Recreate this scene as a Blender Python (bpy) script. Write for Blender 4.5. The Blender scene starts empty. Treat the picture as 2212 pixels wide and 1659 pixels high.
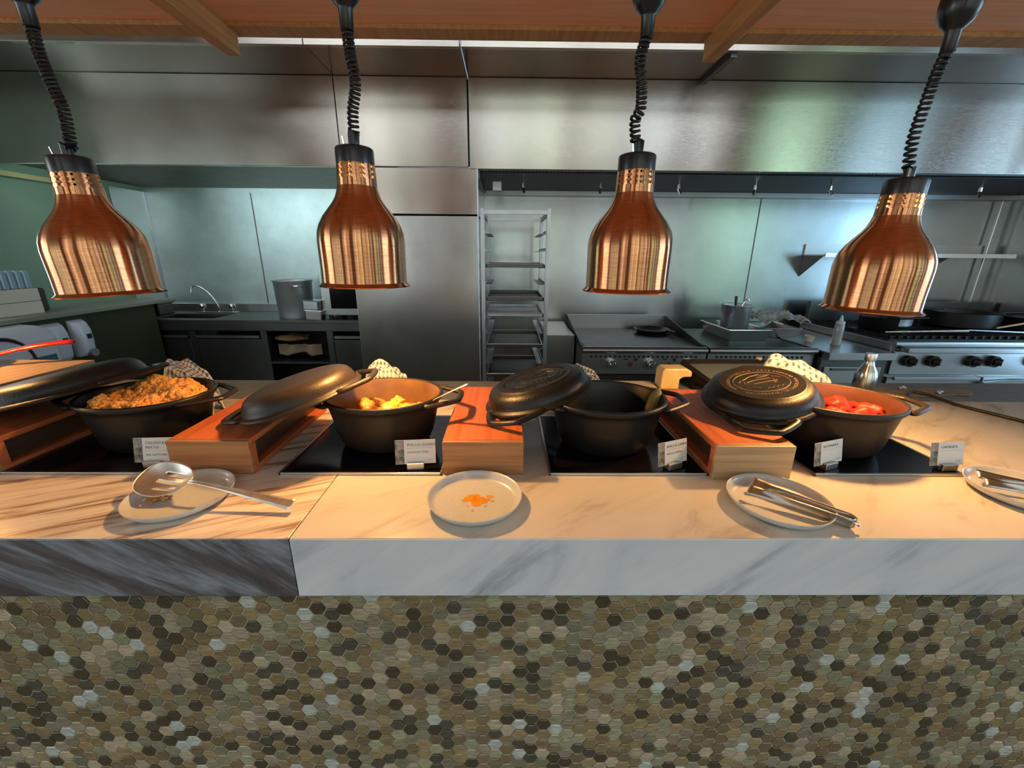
import bpy, math, random
from mathutils import Vector, Matrix, noise
from math import sin, cos, pi, radians, sqrt, atan2
random.seed(7)
C = bpy.context.scene.collection
S = bpy.context.scene
# ------------------------------------------------------------------ camera, world, light, exposure
cam_d = bpy.data.cameras.new('camera'); cam = bpy.data.objects.new('camera', cam_d); C.objects.link(cam)
FPX = 900.0
cam_d.sensor_width = 36; cam_d.lens = 36 * FPX / 2212; cam_d.clip_start = .05; cam_d.clip_end = 200
P_, YW, RL = radians(17.35), radians(.7), radians(.46)
F_ = Vector((sin(YW)*cos(P_), cos(YW)*cos(P_), -sin(P_))); R0 = Vector((cos(YW), -sin(YW), 0)); U0 = R0.cross(F_)
R_ = cos(RL)*R0 + sin(RL)*U0; U_ = -sin(RL)*R0 + cos(RL)*U0
M = Matrix((R_, U_, -F_)).transposed().to_4x4(); M.translation = (0, 0, 1.47)
cam.matrix_world = M
S.camera = cam
S.view_settings.view_transform = 'Standard'; S.view_settings.look = 'None'
S.view_settings.gamma = 1; S.view_settings.use_curve_mapping = False
S.view_settings.exposure = 0.0
S.cycles.max_bounces = 8; S.cycles.diffuse_bounces = 4; S.cycles.glossy_bounces = 5
S.cycles.sample_clamp_indirect = 6; S.cycles.use_denoising = True
W = bpy.data.worlds.new('sky'); S.world = W; W.use_nodes = True
wn = W.node_tree.nodes; wl = W.node_tree.links
bg = wn['Background']; bg.inputs[0].default_value = (.62, .78, 1, 1); bg.inputs[1].default_value = .6

def area(name, loc, rot, sx, sy, col, L):
    d = bpy.data.lights.new(name, 'AREA'); d.shape = 'RECTANGLE'; d.size = sx; d.size_y = sy
    d.color = col; d.energy = L * math.pi * sx * sy
    o = bpy.data.objects.new(name, d); C.objects.link(o); o.location = loc; o.rotation_euler = rot
    return o
# daylight: one window band after another in the dining room wall behind the camera (x0, x1, colour, radiance)
BANDS = [(-12.8, -11.0, (.66, 1, .96), 2.6), (-10.9, -9.4, (.70, 1, .97), 2.6), (-9.3, -8.0, (.70, 1, .94), 2.4), (-7.9, -6.5, (.74, 1, .93), 2.4), (-6.4, -5.3, (.8, 1, .93), 2.2),
         (-4.2, -3.8, (.96, 1, .92), 1.1), (-3.65, -2.85, (.97, 1, .94), 2.0), (-2.7, -2.45, (.9, 1, .8), 1.4), (-2.25, -2.0, (.96, 1, .92), 1.8),
         (-.8, -.45, (.85, .97, .88), 1.5), (-.33, .12, (.85, .97, .9), 2.1), (.3, .62, (.8, 1, .76), 1.8), (.75, 1.25, (.84, 1, .8), 2.3),
         (1.7, 2.0, (.86, 1, .82), 1.7), (2.12, 2.55, (.86, 1, .86), 1.7), (2.75, 3.05, (.85, .98, 1), 1.3), (3.2, 3.9, (.82, .98, 1), 1.9), (4.55, 5.0, (.85, .97, 1), 2.6), (6.1, 7.6, (.55, 1, .68), 1.8),
         (8.3, 9.9, (.40, .76, 1), 2.1), (11.5, 12.6, (.42, .72, 1), 3.4)]
WZ0, WZ1, WY = .5, 4.9, -5.0
def WT(x): return 2.7 if x < -5 else WZ1                # the windows at the left end are lower
for (x0, x1, c, L) in BANDS:
    area('window_and_fill_light', ((x0+x1)/2, WY-.02, (WZ0+WT(x0))/2), (radians(-90), 0, radians(180)), x1-x0, WT(x0)-WZ0, c, L)
area('window_and_fill_light', (14.9, -1.5, 2.4), (0, radians(90), 0), 4.0, 5.5, (.62, .82, 1), 7.0)   # unseen side panels added to lift the diffuse daylight
area('window_and_fill_light', (-14.9, -1.5, 2.4), (0, radians(-90), 0), 4.0, 5.5, (.9, .97, 1), 5.0)  # left fill panel, added for softer light on tiles and canopy
area('ceiling_fill', (0, -2.6, 5.18), (0, 0, 0), 9.0, 2.2, (.85, .93, 1), 4.0)  # overhead fill added below the closed ceiling to brighten the counter front

# ------------------------------------------------------------------ helpers
def ray(x, y): return F_ + (x-1106)/FPX*R_ + (829.5-y)/FPX*U_
def at(x, y, X=None, Y=None, Z=None):
    d = ray(x, y)
    t = X/d.x if X is not None else Y/d.y if Y is not None else (Z-1.47)/d.z
    return Vector((0, 0, 1.47)) + t*d
ORG = {}
def tag(o, label=None, cat=None, group=None, kind=None):
    if label: o['label'] = label
    if cat: o['category'] = cat
    if group: o['group'] = group
    if kind: o['kind'] = kind
    return o
def thing(name, label, cat, loc=(0, 0, 0), rot=(0, 0, 0), group=None):
    o = bpy.data.objects.new(name, None); C.objects.link(o); o.location = loc; o.rotation_euler = rot
    o.empty_display_size = .05
    ORG[o.name] = Vector(loc)
    return tag(o, label, cat, group)
def copy_tree(o, parent=None):
    c = o.copy(); C.objects.link(c); c.parent = parent
    for ch in list(o.children): copy_tree(ch, c)
    return c
class MB:
    def __init__(s): s.v = []; s.f = []; s.m = []; s.mi = 0; s.uv = None
    def add(s, vs, fs):
        n = len(s.v); s.v += [Vector(v) for v in vs]
        for f in fs: s.f.append([i+n for i in f]); s.m.append(s.mi)
        return n
    def box(s, a, b, mat=None):
        x0, y0, z0 = a; x1, y1, z1 = b
        vs = [(x0,y0,z0),(x1,y0,z0),(x1,y1,z0),(x0,y1,z0),(x0,y0,z1),(x1,y0,z1),(x1,y1,z1),(x0,y1,z1)]
        if mat is not None: vs = [mat @ Vector(v) for v in vs]
        s.add(vs, [(0,3,2,1),(4,5,6,7),(0,1,5,4),(1,2,6,5),(2,3,7,6),(3,0,4,7)])
        return s
    def hexa(s, vs): s.add(vs, [(0,3,2,1),(4,5,6,7),(0,1,5,4),(1,2,6,5),(2,3,7,6),(3,0,4,7)]); return s
    def tube(s, pts, r, n=10, closed=False, cap=True, flat=1.0, up=None):
        pts = [Vector(p) for p in pts]; N = len(pts); rs = r if isinstance(r, (list, tuple)) else [r]*N
        rings = []; prev = None
        for i, p in enumerate(pts):
            a = pts[(i-1) % N] if (closed or i > 0) else p; b = pts[(i+1) % N] if (closed or i < N-1) else p
            t = (b-a).normalized()
            if up is not None: u = Vector(up)
            elif prev is not None: u = prev
            else: u = Vector((0, 0, 1)) if abs(t.z) < .9 else Vector((1, 0, 0))
            u = (u - t*u.dot(t)).normalized(); w = t.cross(u); prev = u
            rings.append([p + rs[i]*(cos(2*pi*k/n)*w + flat*sin(2*pi*k/n)*u) for k in range(n)])
        vs = [v for q in rings for v in q]; fs = []
        for i in range(N if closed else N-1):
            j = (i+1) % N
            for k in range(n): fs.append((i*n+k, i*n+(k+1) % n, j*n+(k+1) % n, j*n+k))
        if cap and not closed: fs.append(tuple(reversed(range(n)))); fs.append(tuple(range((N-1)*n, N*n)))
        s.add(vs, fs); return s
    def lathe(s, prof, n=48, c=(0, 0, 0), sx=1, sy=1, wob=None):
        c = Vector(c); vs = []; fs = []; idx = []
        for (r, z) in prof:
            if abs(r) < 1e-6: idx.append([len(vs)]); vs.append(c+Vector((0, 0, z)))
            else:
                idx.append(list(range(len(vs), len(vs)+n)))
                for k in range(n):
                    a = 2*pi*k/n; vs.append(c+Vector((r*sx*cos(a), r*sy*sin(a), z)))
        for i in range(len(prof)-1):
            A, B = idx[i], idx[i+1]
            for k in range(n):
                a0, a1 = A[k % len(A)], A[(k+1) % len(A)]; b0, b1 = B[k % len(B)], B[(k+1) % len(B)]
                f = []
                for q in (a0, a1, b1, b0):
                    if q not in f: f.append(q)
                if len(f) > 2: fs.append(tuple(f))
        s.add(vs, fs); return s
    def blob(s, c, r, seed=0, amp=.2, nu=12, nv=8, rot=None, fr=2.0):
        c = Vector(c); r = Vector(r); vs = []; fs = []
        for j in range(nv+1):
            th = pi*j/nv
            for k in range(nu):
                a = 2*pi*k/nu; d = Vector((sin(th)*cos(a), sin(th)*sin(a), cos(th)))
                m = 1+amp*noise.noise(d*fr+Vector((seed*3.1, seed*1.7, seed)))
                p = Vector((d.x*r.x, d.y*r.y, d.z*r.z))*m
                if rot is not None: p = rot @ p
                vs.append(c+p)
        for j in range(nv):
            for k in range(nu): fs.append((j*nu+k, (j+1)*nu+k, (j+1)*nu+(k+1) % nu, j*nu+(k+1) % nu))
        s.add(vs, fs); return s
    def grid(s, fn, nu, nv):
        vs = [fn(i/nu, j/nv) for j in range(nv+1) for i in range(nu+1)]
        fs = [(j*(nu+1)+i, j*(nu+1)+i+1, (j+1)*(nu+1)+i+1, (j+1)*(nu+1)+i) for j in range(nv) for i in range(nu)]
        s.add(vs, fs)
        s.uv = {k: (k % (nu+1)/nu, k//(nu+1)/nv) for k in range(len(vs))} if len(s.v) == len(vs) else None
        return s
    def build(s, name, mats, parent=None, smooth=False, bevel=0, solid=0, sub=0, label=None, angle=40, recalc=True):
        off = Vector((0, 0, 0)); key = parent
        me = bpy.data.meshes.new(name)
        if parent is not None and s.__dict__.get('world', True) and parent.name in ORG: off = ORG[parent.name]
        me.from_pydata([tuple(v-off) for v in s.v], [], s.f)
        if not isinstance(mats, (list, tuple)): mats = [mats]
        for m in mats: me.materials.append(m)
        if len(mats) > 1: me.polygons.foreach_set('material_index', s.m)
        if s.uv:
            u = me.uv_layers.new(name='UVMap')
            for l in me.loops: u.data[l.index].uv = s.uv[l.vertex_index]
        me.validate(); 
        if recalc:
            import bmesh
            b = bmesh.new(); b.from_mesh(me); bmesh.ops.recalc_face_normals(b, faces=b.faces); b.to_mesh(me); b.free()
        if smooth:
            me.shade_smooth() if hasattr(me, 'shade_smooth') else None
            for p in me.polygons: p.use_smooth = True
            if angle < 180 and hasattr(me, 'set_sharp_from_angle'): me.set_sharp_from_angle(angle=radians(angle))
        o = bpy.data.objects.new(name, me); C.objects.link(o)
        if parent is not None: o.parent = parent; ORG[o.name] = off
        if solid: m = o.modifiers.new('solid', 'SOLIDIFY'); m.thickness = solid; m.offset = 0
        if bevel: m = o.modifiers.new('bevel', 'BEVEL'); m.width = bevel; m.segments = 2; m.limit_method = 'ANGLE'; m.harden_normals = False
        if sub: m = o.modifiers.new('sub', 'SUBSURF'); m.levels = sub; m.render_levels = sub
        if label: o['label'] = label
        return o
def L(): 
    b = MB(); b.world = False; return b
def solo(name, mb, mat, label, cat, group=None, **k):
    o = mb.build(name, mat, None, **k); return tag(o, label, cat, group)
def struct(name, mb, mat, **k): return tag(mb.build(name, mat, None, **k), kind='structure')
def BX(*boxes):
    b = MB()
    for a in boxes: b.box(a[0], a[1])
    return b
def smoothpath(pts, n=8):
    pts = [Vector(p) for p in pts]; out = []
    for i in range(len(pts)-1):
        p0 = pts[max(i-1, 0)]; p1 = pts[i]; p2 = pts[i+1]; p3 = pts[min(i+2, len(pts)-1)]
        for k in range(n):
            t = k/n
            out.append(.5*((2*p1)+(-p0+p2)*t+(2*p0-5*p1+4*p2-p3)*t*t+(-p0+3*p1-3*p2+p3)*t**3))
    out.append(pts[-1]); return out

# ------------------------------------------------------------------ materials
def newmat(name):
    m = bpy.data.materials.new(name); m.use_nodes = True
    nt = m.node_tree; return m, nt, nt.nodes['Principled BSDF']
def simple(name, col, rough=.5, metal=0, bump=0, bscale=60, spec=.5, var=0, vscale=8, trans=0, emit=0, aniso=0, tangent=None, coat=0, stretch=(1, 1, 1), alpha=1, rvar=0):
    m, nt, b = newmat(name)
    b.inputs['Base Color'].default_value = (*col, 1); b.inputs['Roughness'].default_value = rough
    b.inputs['Metallic'].default_value = metal; b.inputs['Specular IOR Level'].default_value = spec
    b.inputs['Transmission Weight'].default_value = trans; b.inputs['Coat Weight'].default_value = coat; b.inputs['Alpha'].default_value = alpha
    if emit: b.inputs['Emission Color'].default_value = (*col, 1); b.inputs['Emission Strength'].default_value = emit
    tc = nt.nodes.new('ShaderNodeTexCoord'); mp = nt.nodes.new('ShaderNodeMapping'); mp.inputs['Scale'].default_value = stretch
    nt.links.new(tc.outputs['Object'], mp.inputs[0])
    if var or rvar:
        n = nt.nodes.new('ShaderNodeTexNoise'); n.inputs['Scale'].default_value = vscale; n.inputs['Detail'].default_value = 6
        nt.links.new(mp.outputs[0], n.inputs['Vector'])
        if var:
            cr = nt.nodes.new('ShaderNodeValToRGB'); e = cr.color_ramp.elements
            e[0].position = .3; e[1].position = .7
            e[0].color = (*[c*(1-var) for c in col], 1); e[1].color = (*[min(1, c*(1+var)) for c in col], 1)
            nt.links.new(n.outputs['Fac'], cr.inputs[0]); nt.links.new(cr.outputs[0], b.inputs['Base Color'])
        if rvar:
            mr = nt.nodes.new('ShaderNodeMapRange'); mr.inputs['From Min'].default_value = .3; mr.inputs['From Max'].default_value = .7
            mr.inputs['To Min'].default_value = rough-rvar; mr.inputs['To Max'].default_value = rough+rvar
            nt.links.new(n.outputs['Fac'], mr.inputs[0]); nt.links.new(mr.outputs[0], b.inputs['Roughness'])
    if bump:
        n2 = nt.nodes.new('ShaderNodeTexNoise'); n2.inputs['Scale'].default_value = bscale; n2.inputs['Detail'].default_value = 4
        bp = nt.nodes.new('ShaderNodeBump'); bp.inputs['Strength'].default_value = bump; bp.inputs['Distance'].default_value = .002
        nt.links.new(mp.outputs[0], n2.inputs['Vector']); nt.links.new(n2.outputs['Fac'], bp.inputs['Height']); nt.links.new(bp.outputs[0], b.inputs['Normal'])
    if aniso:
        b.inputs['Anisotropic'].default_value = aniso
        if tangent == 'radial':
            t = nt.nodes.new('ShaderNodeTangent'); t.direction_type = 'RADIAL'; t.axis = 'Z'
            nt.links.new(t.outputs[0], b.inputs['Tangent']); b.inputs['Anisotropic Rotation'].default_value = .25
        elif tangent:
            cx = nt.nodes.new('ShaderNodeCombineXYZ')
            for i in range(3): cx.inputs[i].default_value = tangent[i]
            nt.links.new(cx.outputs[0], b.inputs['Tangent'])
    return m
def steel(name, col, rough, tangent=(0, 0, 1), aniso=.75, wave=.12, stain=.12):
    """sheet steel, brushed along X: highlights smear along the tangent; large dents wobble the reflections"""
    m, nt, b = newmat(name)
    b.inputs['Metallic'].default_value = 1; b.inputs['Anisotropic'].default_value = aniso
    tc = nt.nodes.new('ShaderNodeTexCoord'); lk = nt.links.new
    n = nt.nodes.new('ShaderNodeTexNoise'); n.inputs['Scale'].default_value = 1.3; n.inputs['Detail'].default_value = 2
    st = nt.nodes.new('ShaderNodeTexNoise'); st.inputs['Scale'].default_value = 3; st.inputs['Detail'].default_value = 5; st.inputs['Roughness'].default_value = .6
    br = nt.nodes.new('ShaderNodeTexNoise'); mp = nt.nodes.new('ShaderNodeMapping'); mp.inputs['Scale'].default_value = (2, 2, 160)
    br.inputs['Scale'].default_value = 4; br.inputs['Detail'].default_value = 3
    lk(tc.outputs['Object'], n.inputs['Vector']); lk(tc.outputs['Object'], st.inputs['Vector']); lk(tc.outputs['Object'], mp.inputs[0]); lk(mp.outputs[0], br.inputs['Vector'])
    cr = nt.nodes.new('ShaderNodeValToRGB'); e = cr.color_ramp.elements; e[0].position = .32; e[1].position = .68
    e[0].color = (*[c*(1-stain) for c in col], 1); e[1].color = (*[min(1, c*(1+stain)) for c in col], 1)
    lk(st.outputs['Fac'], cr.inputs[0]); lk(cr.outputs[0], b.inputs['Base Color'])
    mr = nt.nodes.new('ShaderNodeMapRange'); mr.inputs['From Min'].default_value = .3; mr.inputs['From Max'].default_value = .7
    mr.inputs['To Min'].default_value = rough*.95; mr.inputs['To Max'].default_value = rough*1.06
    lk(st.outputs['Fac'], mr.inputs[0]); lk(mr.outputs[0], b.inputs['Roughness'])
    b1 = nt.nodes.new('ShaderNodeBump'); b1.inputs['Distance'].default_value = wave; b1.inputs['Strength'].default_value = .12
    b2 = nt.nodes.new('ShaderNodeBump'); b2.inputs['Distance'].default_value = .0006; b2.inputs['Strength'].default_value = .25
    lk(n.outputs['Fac'], b1.inputs['Height']); lk(br.outputs['Fac'], b2.inputs['Height']); lk(b1.outputs[0], b2.inputs['Normal']); lk(b2.outputs[0], b.inputs['Normal'])
    cx = nt.nodes.new('ShaderNodeCombineXYZ')
    for i in range(3): cx.inputs[i].default_value = tangent[i]
    lk(cx.outputs[0], b.inputs['Tangent'])
    return m
def marble(name, light, dark, rot, stretch, scale, amount, soft, rough=.22, speck=None):
    m, nt, b = newmat(name); lk = nt.links.new
    b.inputs['Roughness'].default_value = rough
    tc = nt.nodes.new('ShaderNodeTexCoord'); mp = nt.nodes.new('ShaderNodeMapping'); mp.inputs['Rotation'].default_value = rot; mp.inputs['Scale'].default_value = stretch
    mp.vector_type = 'TEXTURE'; mp.inputs['Scale'].default_value = stretch
    lk(tc.outputs['Object'], mp.inputs[0])
    n = nt.nodes.new('ShaderNodeTexNoise'); n.inputs['Scale'].default_value = scale; n.inputs['Detail'].default_value = 7; n.inputs['Roughness'].default_value = .62; n.inputs['Distortion'].default_value = .6
    lk(mp.outputs[0], n.inputs['Vector'])
    cr = nt.nodes.new('ShaderNodeValToRGB'); e = cr.color_ramp.elements
    e[0].position = amount; e[0].color = (*dark, 1); e[1].position = amount+soft; e[1].color = (*light, 1)
    if speck:
        q = cr.color_ramp.elements.new(min(.98, amount+soft+.12)); q.color = (*speck, 1)
    lk(n.outputs['Fac'], cr.inputs[0]); lk(cr.outputs[0], b.inputs['Base Color'])
    return m
def wood(name, c1, c2, axis='x', scale=6, rough=.45, ring=14):
    m, nt, b = newmat(name); lk = nt.links.new
    b.inputs['Roughness'].default_value = rough
    tc = nt.nodes.new('ShaderNodeTexCoord'); mp = nt.nodes.new('ShaderNodeMapping')
    st = {'x': (.6, ring, ring), 'y': (ring, .6, ring), 'z': (ring, ring, .6)}[axis]
    mp.inputs['Scale'].default_value = st; lk(tc.outputs['Object'], mp.inputs[0])
    n = nt.nodes.new('ShaderNodeTexNoise'); n.inputs['Scale'].default_value = scale; n.inputs['Detail'].default_value = 5; n.inputs['Distortion'].default_value = .4
    n2 = nt.nodes.new('ShaderNodeTexNoise'); n2.inputs['Scale'].default_value = 3; n2.inputs['Detail'].default_value = 2
    lk(mp.outputs[0], n.inputs['Vector']); lk(tc.outputs['Object'], n2.inputs['Vector'])
    mx = nt.nodes.new('ShaderNodeMath'); mx.operation = 'MULTIPLY_ADD'; mx.inputs[1].default_value = .35; lk(n2.outputs['Fac'], mx.inputs[0]); lk(n.outputs['Fac'], mx.inputs[2])
    cr = nt.nodes.new('ShaderNodeValToRGB'); e = cr.color_ramp.elements; e[0].position = .5; e[1].position = .8; e[0].color = (*c1, 1); e[1].color = (*c2, 1)
    lk(mx.outputs[0], cr.inputs[0]); lk(cr.outputs[0], b.inputs['Base Color'])
    bp = nt.nodes.new('ShaderNodeBump'); bp.inputs['Strength'].default_value = .15; bp.inputs['Distance'].default_value = .001; lk(n.outputs['Fac'], bp.inputs['Height']); lk(bp.outputs[0], b.inputs['Normal'])
    return m
def gingham(name):
    m, nt, b = newmat(name); lk = nt.links.new; b.inputs['Roughness'].default_value = .9
    uv = nt.nodes.new('ShaderNodeUVMap'); sp = nt.nodes.new('ShaderNodeSeparateXYZ'); lk(uv.outputs[0], sp.inputs[0])
    outs = []
    for i, k in ((0, 14), (1, 12)):
        a = nt.nodes.new('ShaderNodeMath'); a.operation = 'MULTIPLY'; a.inputs[1].default_value = k; lk(sp.outputs[i], a.inputs[0])
        f = nt.nodes.new('ShaderNodeMath'); f.operation = 'FRACT'; lk(a.outputs[0], f.inputs[0])
        g = nt.nodes.new('ShaderNodeMath'); g.operation = 'LESS_THAN'; g.inputs[1].default_value = .42; lk(f.outputs[0], g.inputs[0]); outs.append(g)
    s = nt.nodes.new('ShaderNodeMath'); s.operation = 'ADD'; lk(outs[0].outputs[0], s.inputs[0]); lk(outs[1].outputs[0], s.inputs[1])
    h = nt.nodes.new('ShaderNodeMath'); h.operation = 'MULTIPLY'; h.inputs[1].default_value = .5; lk(s.outputs[0], h.inputs[0])
    cr = nt.nodes.new('ShaderNodeValToRGB'); e = cr.color_ramp.elements; cr.color_ramp.interpolation = 'CONSTANT'
    e[0].position = 0; e[0].color = (.72, .67, .56, 1); e[1].position = .4; e[1].color = (.33, .35, .36, 1); q = cr.color_ramp.elements.new(.9); q.color = (.06, .08, .12, 1)
    lk(h.outputs[0], cr.inputs[0]); lk(cr.outputs[0], b.inputs['Base Color'])
    return m

STEEL = steel('brushed_steel', (.49, .45, .40), .18, aniso=.95, wave=.015, stain=.05)
STEEL_D = steel('brushed_steel_wall', (.50, .52, .51), .25, aniso=.45, wave=.05, stain=.07)
SOFF = steel('brushed_steel_soffit', (.34, .30, .26), .24, tangent=(0, 1, 0), aniso=.9, wave=.02, stain=.05)
STEELX = simple('steel_plain', (.52, .52, .51), .32, 1, var=.04, vscale=4)
STEEL_DK = simple('steel_dull', (.15, .15, .145), .42, 1, var=.12, vscale=5)
FILTER = simple('steel_filter', (.1, .1, .11), .5, .8)
CHROME = simple('chrome', (.8, .8, .8), .12, 1)
ALU = simple('aluminium', (.55, .57, .6), .38, 1, var=.1)
CUT = simple('cutlery_steel', (.86, .82, .76), .36, 1, var=.15, vscale=40)
COPPER = simple('brushed_copper', (.57, .25, .115), .20, 1, aniso=.97, tangent='radial', var=.18, vscale=30, stretch=(1, 1, 14), bump=.03, bscale=40)
TONG = simple('dull_tong_steel', (.42, .39, .35), .3, 1, var=.15, vscale=30)
COPPER_IN = simple('shade_lining', (.95, .82, .62), .4, 1)
POTSTEEL = simple('spun_steel', (.74, .76, .78), .4, .9, var=.04)
BLACK_PL = simple('black_plastic', (.012, .013, .015), .28)
BLACK_RB = simple('black_rubber', (.014, .013, .013), .5)
IRON = simple('cast_iron', (.009, .008, .007), .38, 0, bump=.3, bscale=260, spec=.38, var=.25, vscale=12)
IRON_LIT = simple('cast_iron_lamplit', (.022, .015, .010), .42, 0, bump=.3, bscale=260, spec=.4, var=.3, vscale=10)  # lamplight put into the iron colour of two pots and one lid
IRON_IN_OIL_LIT = simple('pot_inside_oiled_lit', (.19, .10, .045), .35, 0, bump=.2, bscale=120, var=.25, vscale=14)  # oil-film brown with the lamp's strong light put into the colour
IRON_IN_RED = simple('pot_inside_red_glow', (.10, .032, .018), .4, 0, bump=.2, bscale=120, var=.2, vscale=10)  # red light off the hot food put into the inside colour
WORN_GLINT = simple('worn_glint_edge', (.30, .21, .13), .35, .4)  # worn raised metal, its specular glint also put into the colour
GLASSBLACK = simple('black_ceramic_glass', (.005, .004, .005), .14, 0, spec=.2)
M_R = marble('pale_marble', (.58, .53, .45), (.40, .35, .28), (0, 0, radians(38)), (1, .3, .3), 2.6, .33, .12, speck=(.62, .57, .49))
M_RF = marble('pale_marble_front', (.50, .52, .55), (.26, .28, .31), (0, radians(-42), 0), (1, .25, .25), 1.7, .32, .14, speck=(.58, .585, .59))
M_L = marble('brown_veined_marble', (.64, .53, .43), (.30, .19, .13), (0, 0, radians(24)), (1, .10, .10), 3.6, .37, .11, speck=(.74, .66, .55))
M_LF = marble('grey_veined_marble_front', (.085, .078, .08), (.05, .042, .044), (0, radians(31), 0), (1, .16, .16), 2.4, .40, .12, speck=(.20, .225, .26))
REAR = simple('grey_stone', (.16, .16, .155), .5, 0, var=.15, vscale=30)
GROUT = simple('grout', (.50, .43, .33), .8)
BOXW = wood('stained_red_wood', (.42, .085, .022), (.56, .15, .045), 'y', 5)
BOXF = wood('oak_front', (.24, .085, .028), (.42, .19, .075), 'x', 5)
BOXFL = wood('pale_oak_front', (.36, .22, .11), (.50, .33, .18), 'x', 5)
BOXIN = wood('shade_dark_wood', (.05, .02, .012), (.09, .04, .02), 'y', 5)  # near-black tone carries the shade inside the risers
CANOPY = wood('canopy_wood', (.90, .46, .25), (.97, .56, .34), 'x', 3, .5)
BEAM = wood('beam_wood', (.42, .22, .07), (.56, .32, .12), 'y', 4, .5)
PLATE = simple('stoneware_plate', (.50, .50, .48), .3, 0, var=.05, vscale=120, coat=.3)
GREEN = simple('green_paint', (.20, .29, .20), .6)
GREEND = simple('dark_green_paint', (.03, .035, .012), .6)
WHITEP = simple('white_plastic', (.62, .64, .68), .35)
WHITEB = simple('white_card_box', (.70, .63, .50), .7)
WARMWALL = simple('warm_plaster', (.22, .115, .065), .7)
DINFLOOR = simple('dining_floor', (.17, .12, .085), .45)
KFLOOR = simple('kitchen_floor', (.05, .045, .04), .5)
FRAMEM = simple('window_frame_paint', (.06, .05, .04), .5)
RED = simple('red_enamel', (.62, .015, .02), .22, coat=.4)
CREAM = simple('cream_enamel', (.55, .42, .28), .35)
SLAB = wood('pale_wood_slab', (.30, .20, .13), (.42, .30, .20), 'y', 4)
RICE = simple('yellow_rice', (.86, .37, .085), .6, var=.3, vscale=45, bump=.4, bscale=90)
RICE_D = simple('browned_rice', (.50, .25, .08), .6, var=.4, vscale=70)
CHICK = simple('stewed_chicken', (.70, .28, .05), .35, var=.4, vscale=35, bump=.4, bscale=60)
POTATO = simple('stewed_potato', (.85, .50, .08), .35, var=.2, vscale=30)
BROTH = simple('orange_broth', (.35, .13, .03), .15)
SAUS = simple('red_sausage', (.33, .016, .005), .5, spec=.3, var=.7, vscale=55, bump=.8, bscale=80)
LEAF = simple('dry_maize_leaf', (.17, .14, .04), .6, var=.4, vscale=25, stretch=(1, 1, .2))
DOUGH = simple('maize_dough', (.5, .42, .28), .7)
CARD = simple('white_card', (.70, .68, .66), .5)
INK = simple('grey_ink', (.05, .045, .05), .7)
INKL = simple('light_ink', (.35, .33, .34), .7)
PIC = simple('botanical_print', (.20, .19, .15), .6, var=.9, vscale=70)
PICP = simple('pink_print', (.42, .30, .40), .6, var=.5, vscale=60)
CLOTH = gingham('gingham_cloth')
BLUEGL = simple('tinted_window', (.05, .16, .2), .2)
PLASTC = simple('clear_plastic', (.75, .78, .8), .15, trans=.7)
WRAP = simple('plastic_wrap', (.55, .56, .52), .15, trans=.35, bump=.8, bscale=25)
YEL = simple('waxy_yellow', (.85, .62, .28), .4, var=.12, vscale=20, spec=.5)
BOARD = simple('cut_cardboard', (.20, .14, .08), .8, var=.3, vscale=20)
SAUCE = simple('orange_sauce', (.72, .26, .01), .2, var=.3, vscale=60)
BULB = simple('lamp_bulb', (1, .55, .22), .3, emit=18)
BULB0 = simple('unlit_bulb', (.5, .45, .4), .2)
DARK = simple('dark_void', (.008, .008, .008), .7)
KNOB = simple('knob_dark', (.03, .022, .018), .25, .3)
SMOKE = simple('frame_black', (.01, .01, .011), .4)
SHEENGLASS = simple('glass_top_sheen', (.22, .27, .29), .25, .5)  # bluish reflection put into the glass colour
TAN = simple('tan_wood', (.55, .38, .24), .6)

# ------------------------------------------------------------------ the setting
CT = .92                                             # counter top height
struct('floor', BX(((-15, -5.2, -.1), (15, 6, 0))), DINFLOOR)
struct('ceiling', BX(((-15, -5.2, 5.2), (15, 5, 5.3))), WARMWALL)
wb = MB()
xs = [-15] + [v for b in BANDS for v in (b[0], b[1])] + [15]
for i in range(0, len(xs), 2): wb.box((xs[i], WY-.1, 0), (xs[i+1], WY+.12, 5.2))
wb.box((-15, WY-.1, 0), (15, WY+.1, WZ0)); wb.box((-15, WY-.1, WZ1), (15, WY+.1, 5.2)); wb.box((-15, WY-.1, 2.5), (-5, WY+.1, 5.2))
struct('wall_rear', wb, WARMWALL)
for i, b in enumerate(BANDS):
    f = MB()
    for z in (WZ0+.02, 1.9, WT(b[0])-.06): f.box((b[0], WY+.02, z), (b[1], WY+.06, z+.05))
    struct('window_%d' % (i+1), f, FRAMEM)
struct('window_30', BX(((14.94, -4.3, .3), (14.98, -4.25, 4.5)), ((14.94, 1.25, .3), (14.98, 1.3, 4.5))), FRAMEM)  # posts beside the added right-hand fill panel
struct('wall_rear_left', BX(((-15.2, -5.1, 0), (-15, 2.1, 5.2)), ((-15, 2.0, 0), (-3.8, 2.1, 5.2))), WARMWALL)
struct('wall_rear_right', BX(((15, -5.1, 0), (15.2, 2.1, 5.2)), ((4.8, 2.0, 0), (15, 2.1, 5.2))), WARMWALL)
struct('wall_left', BX(((-3.8, 3.0, 0), (-3.7, 4.65, 3.4)), ((-3.8, 2.1, 0), (-3.7, 3.0, 1.1)), ((-3.8, 2.1, 1.8), (-3.7, 3.0, 3.4))), GREEN)
struct('window_32', BX(((-3.78, 2.1, 1.1), (-3.74, 2.14, 1.8)), ((-3.78, 2.96, 1.1), (-3.74, 3.0, 1.8))), FRAMEM)  # unseen window added to light the left bay's back wall
area('window_and_fill_light', (-3.82, 2.55, 1.45), (0, radians(-90), 0), .66, .84, (.66, .95, 1), 2.5)  # fill from the added window, brightens the left back wall
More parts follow.
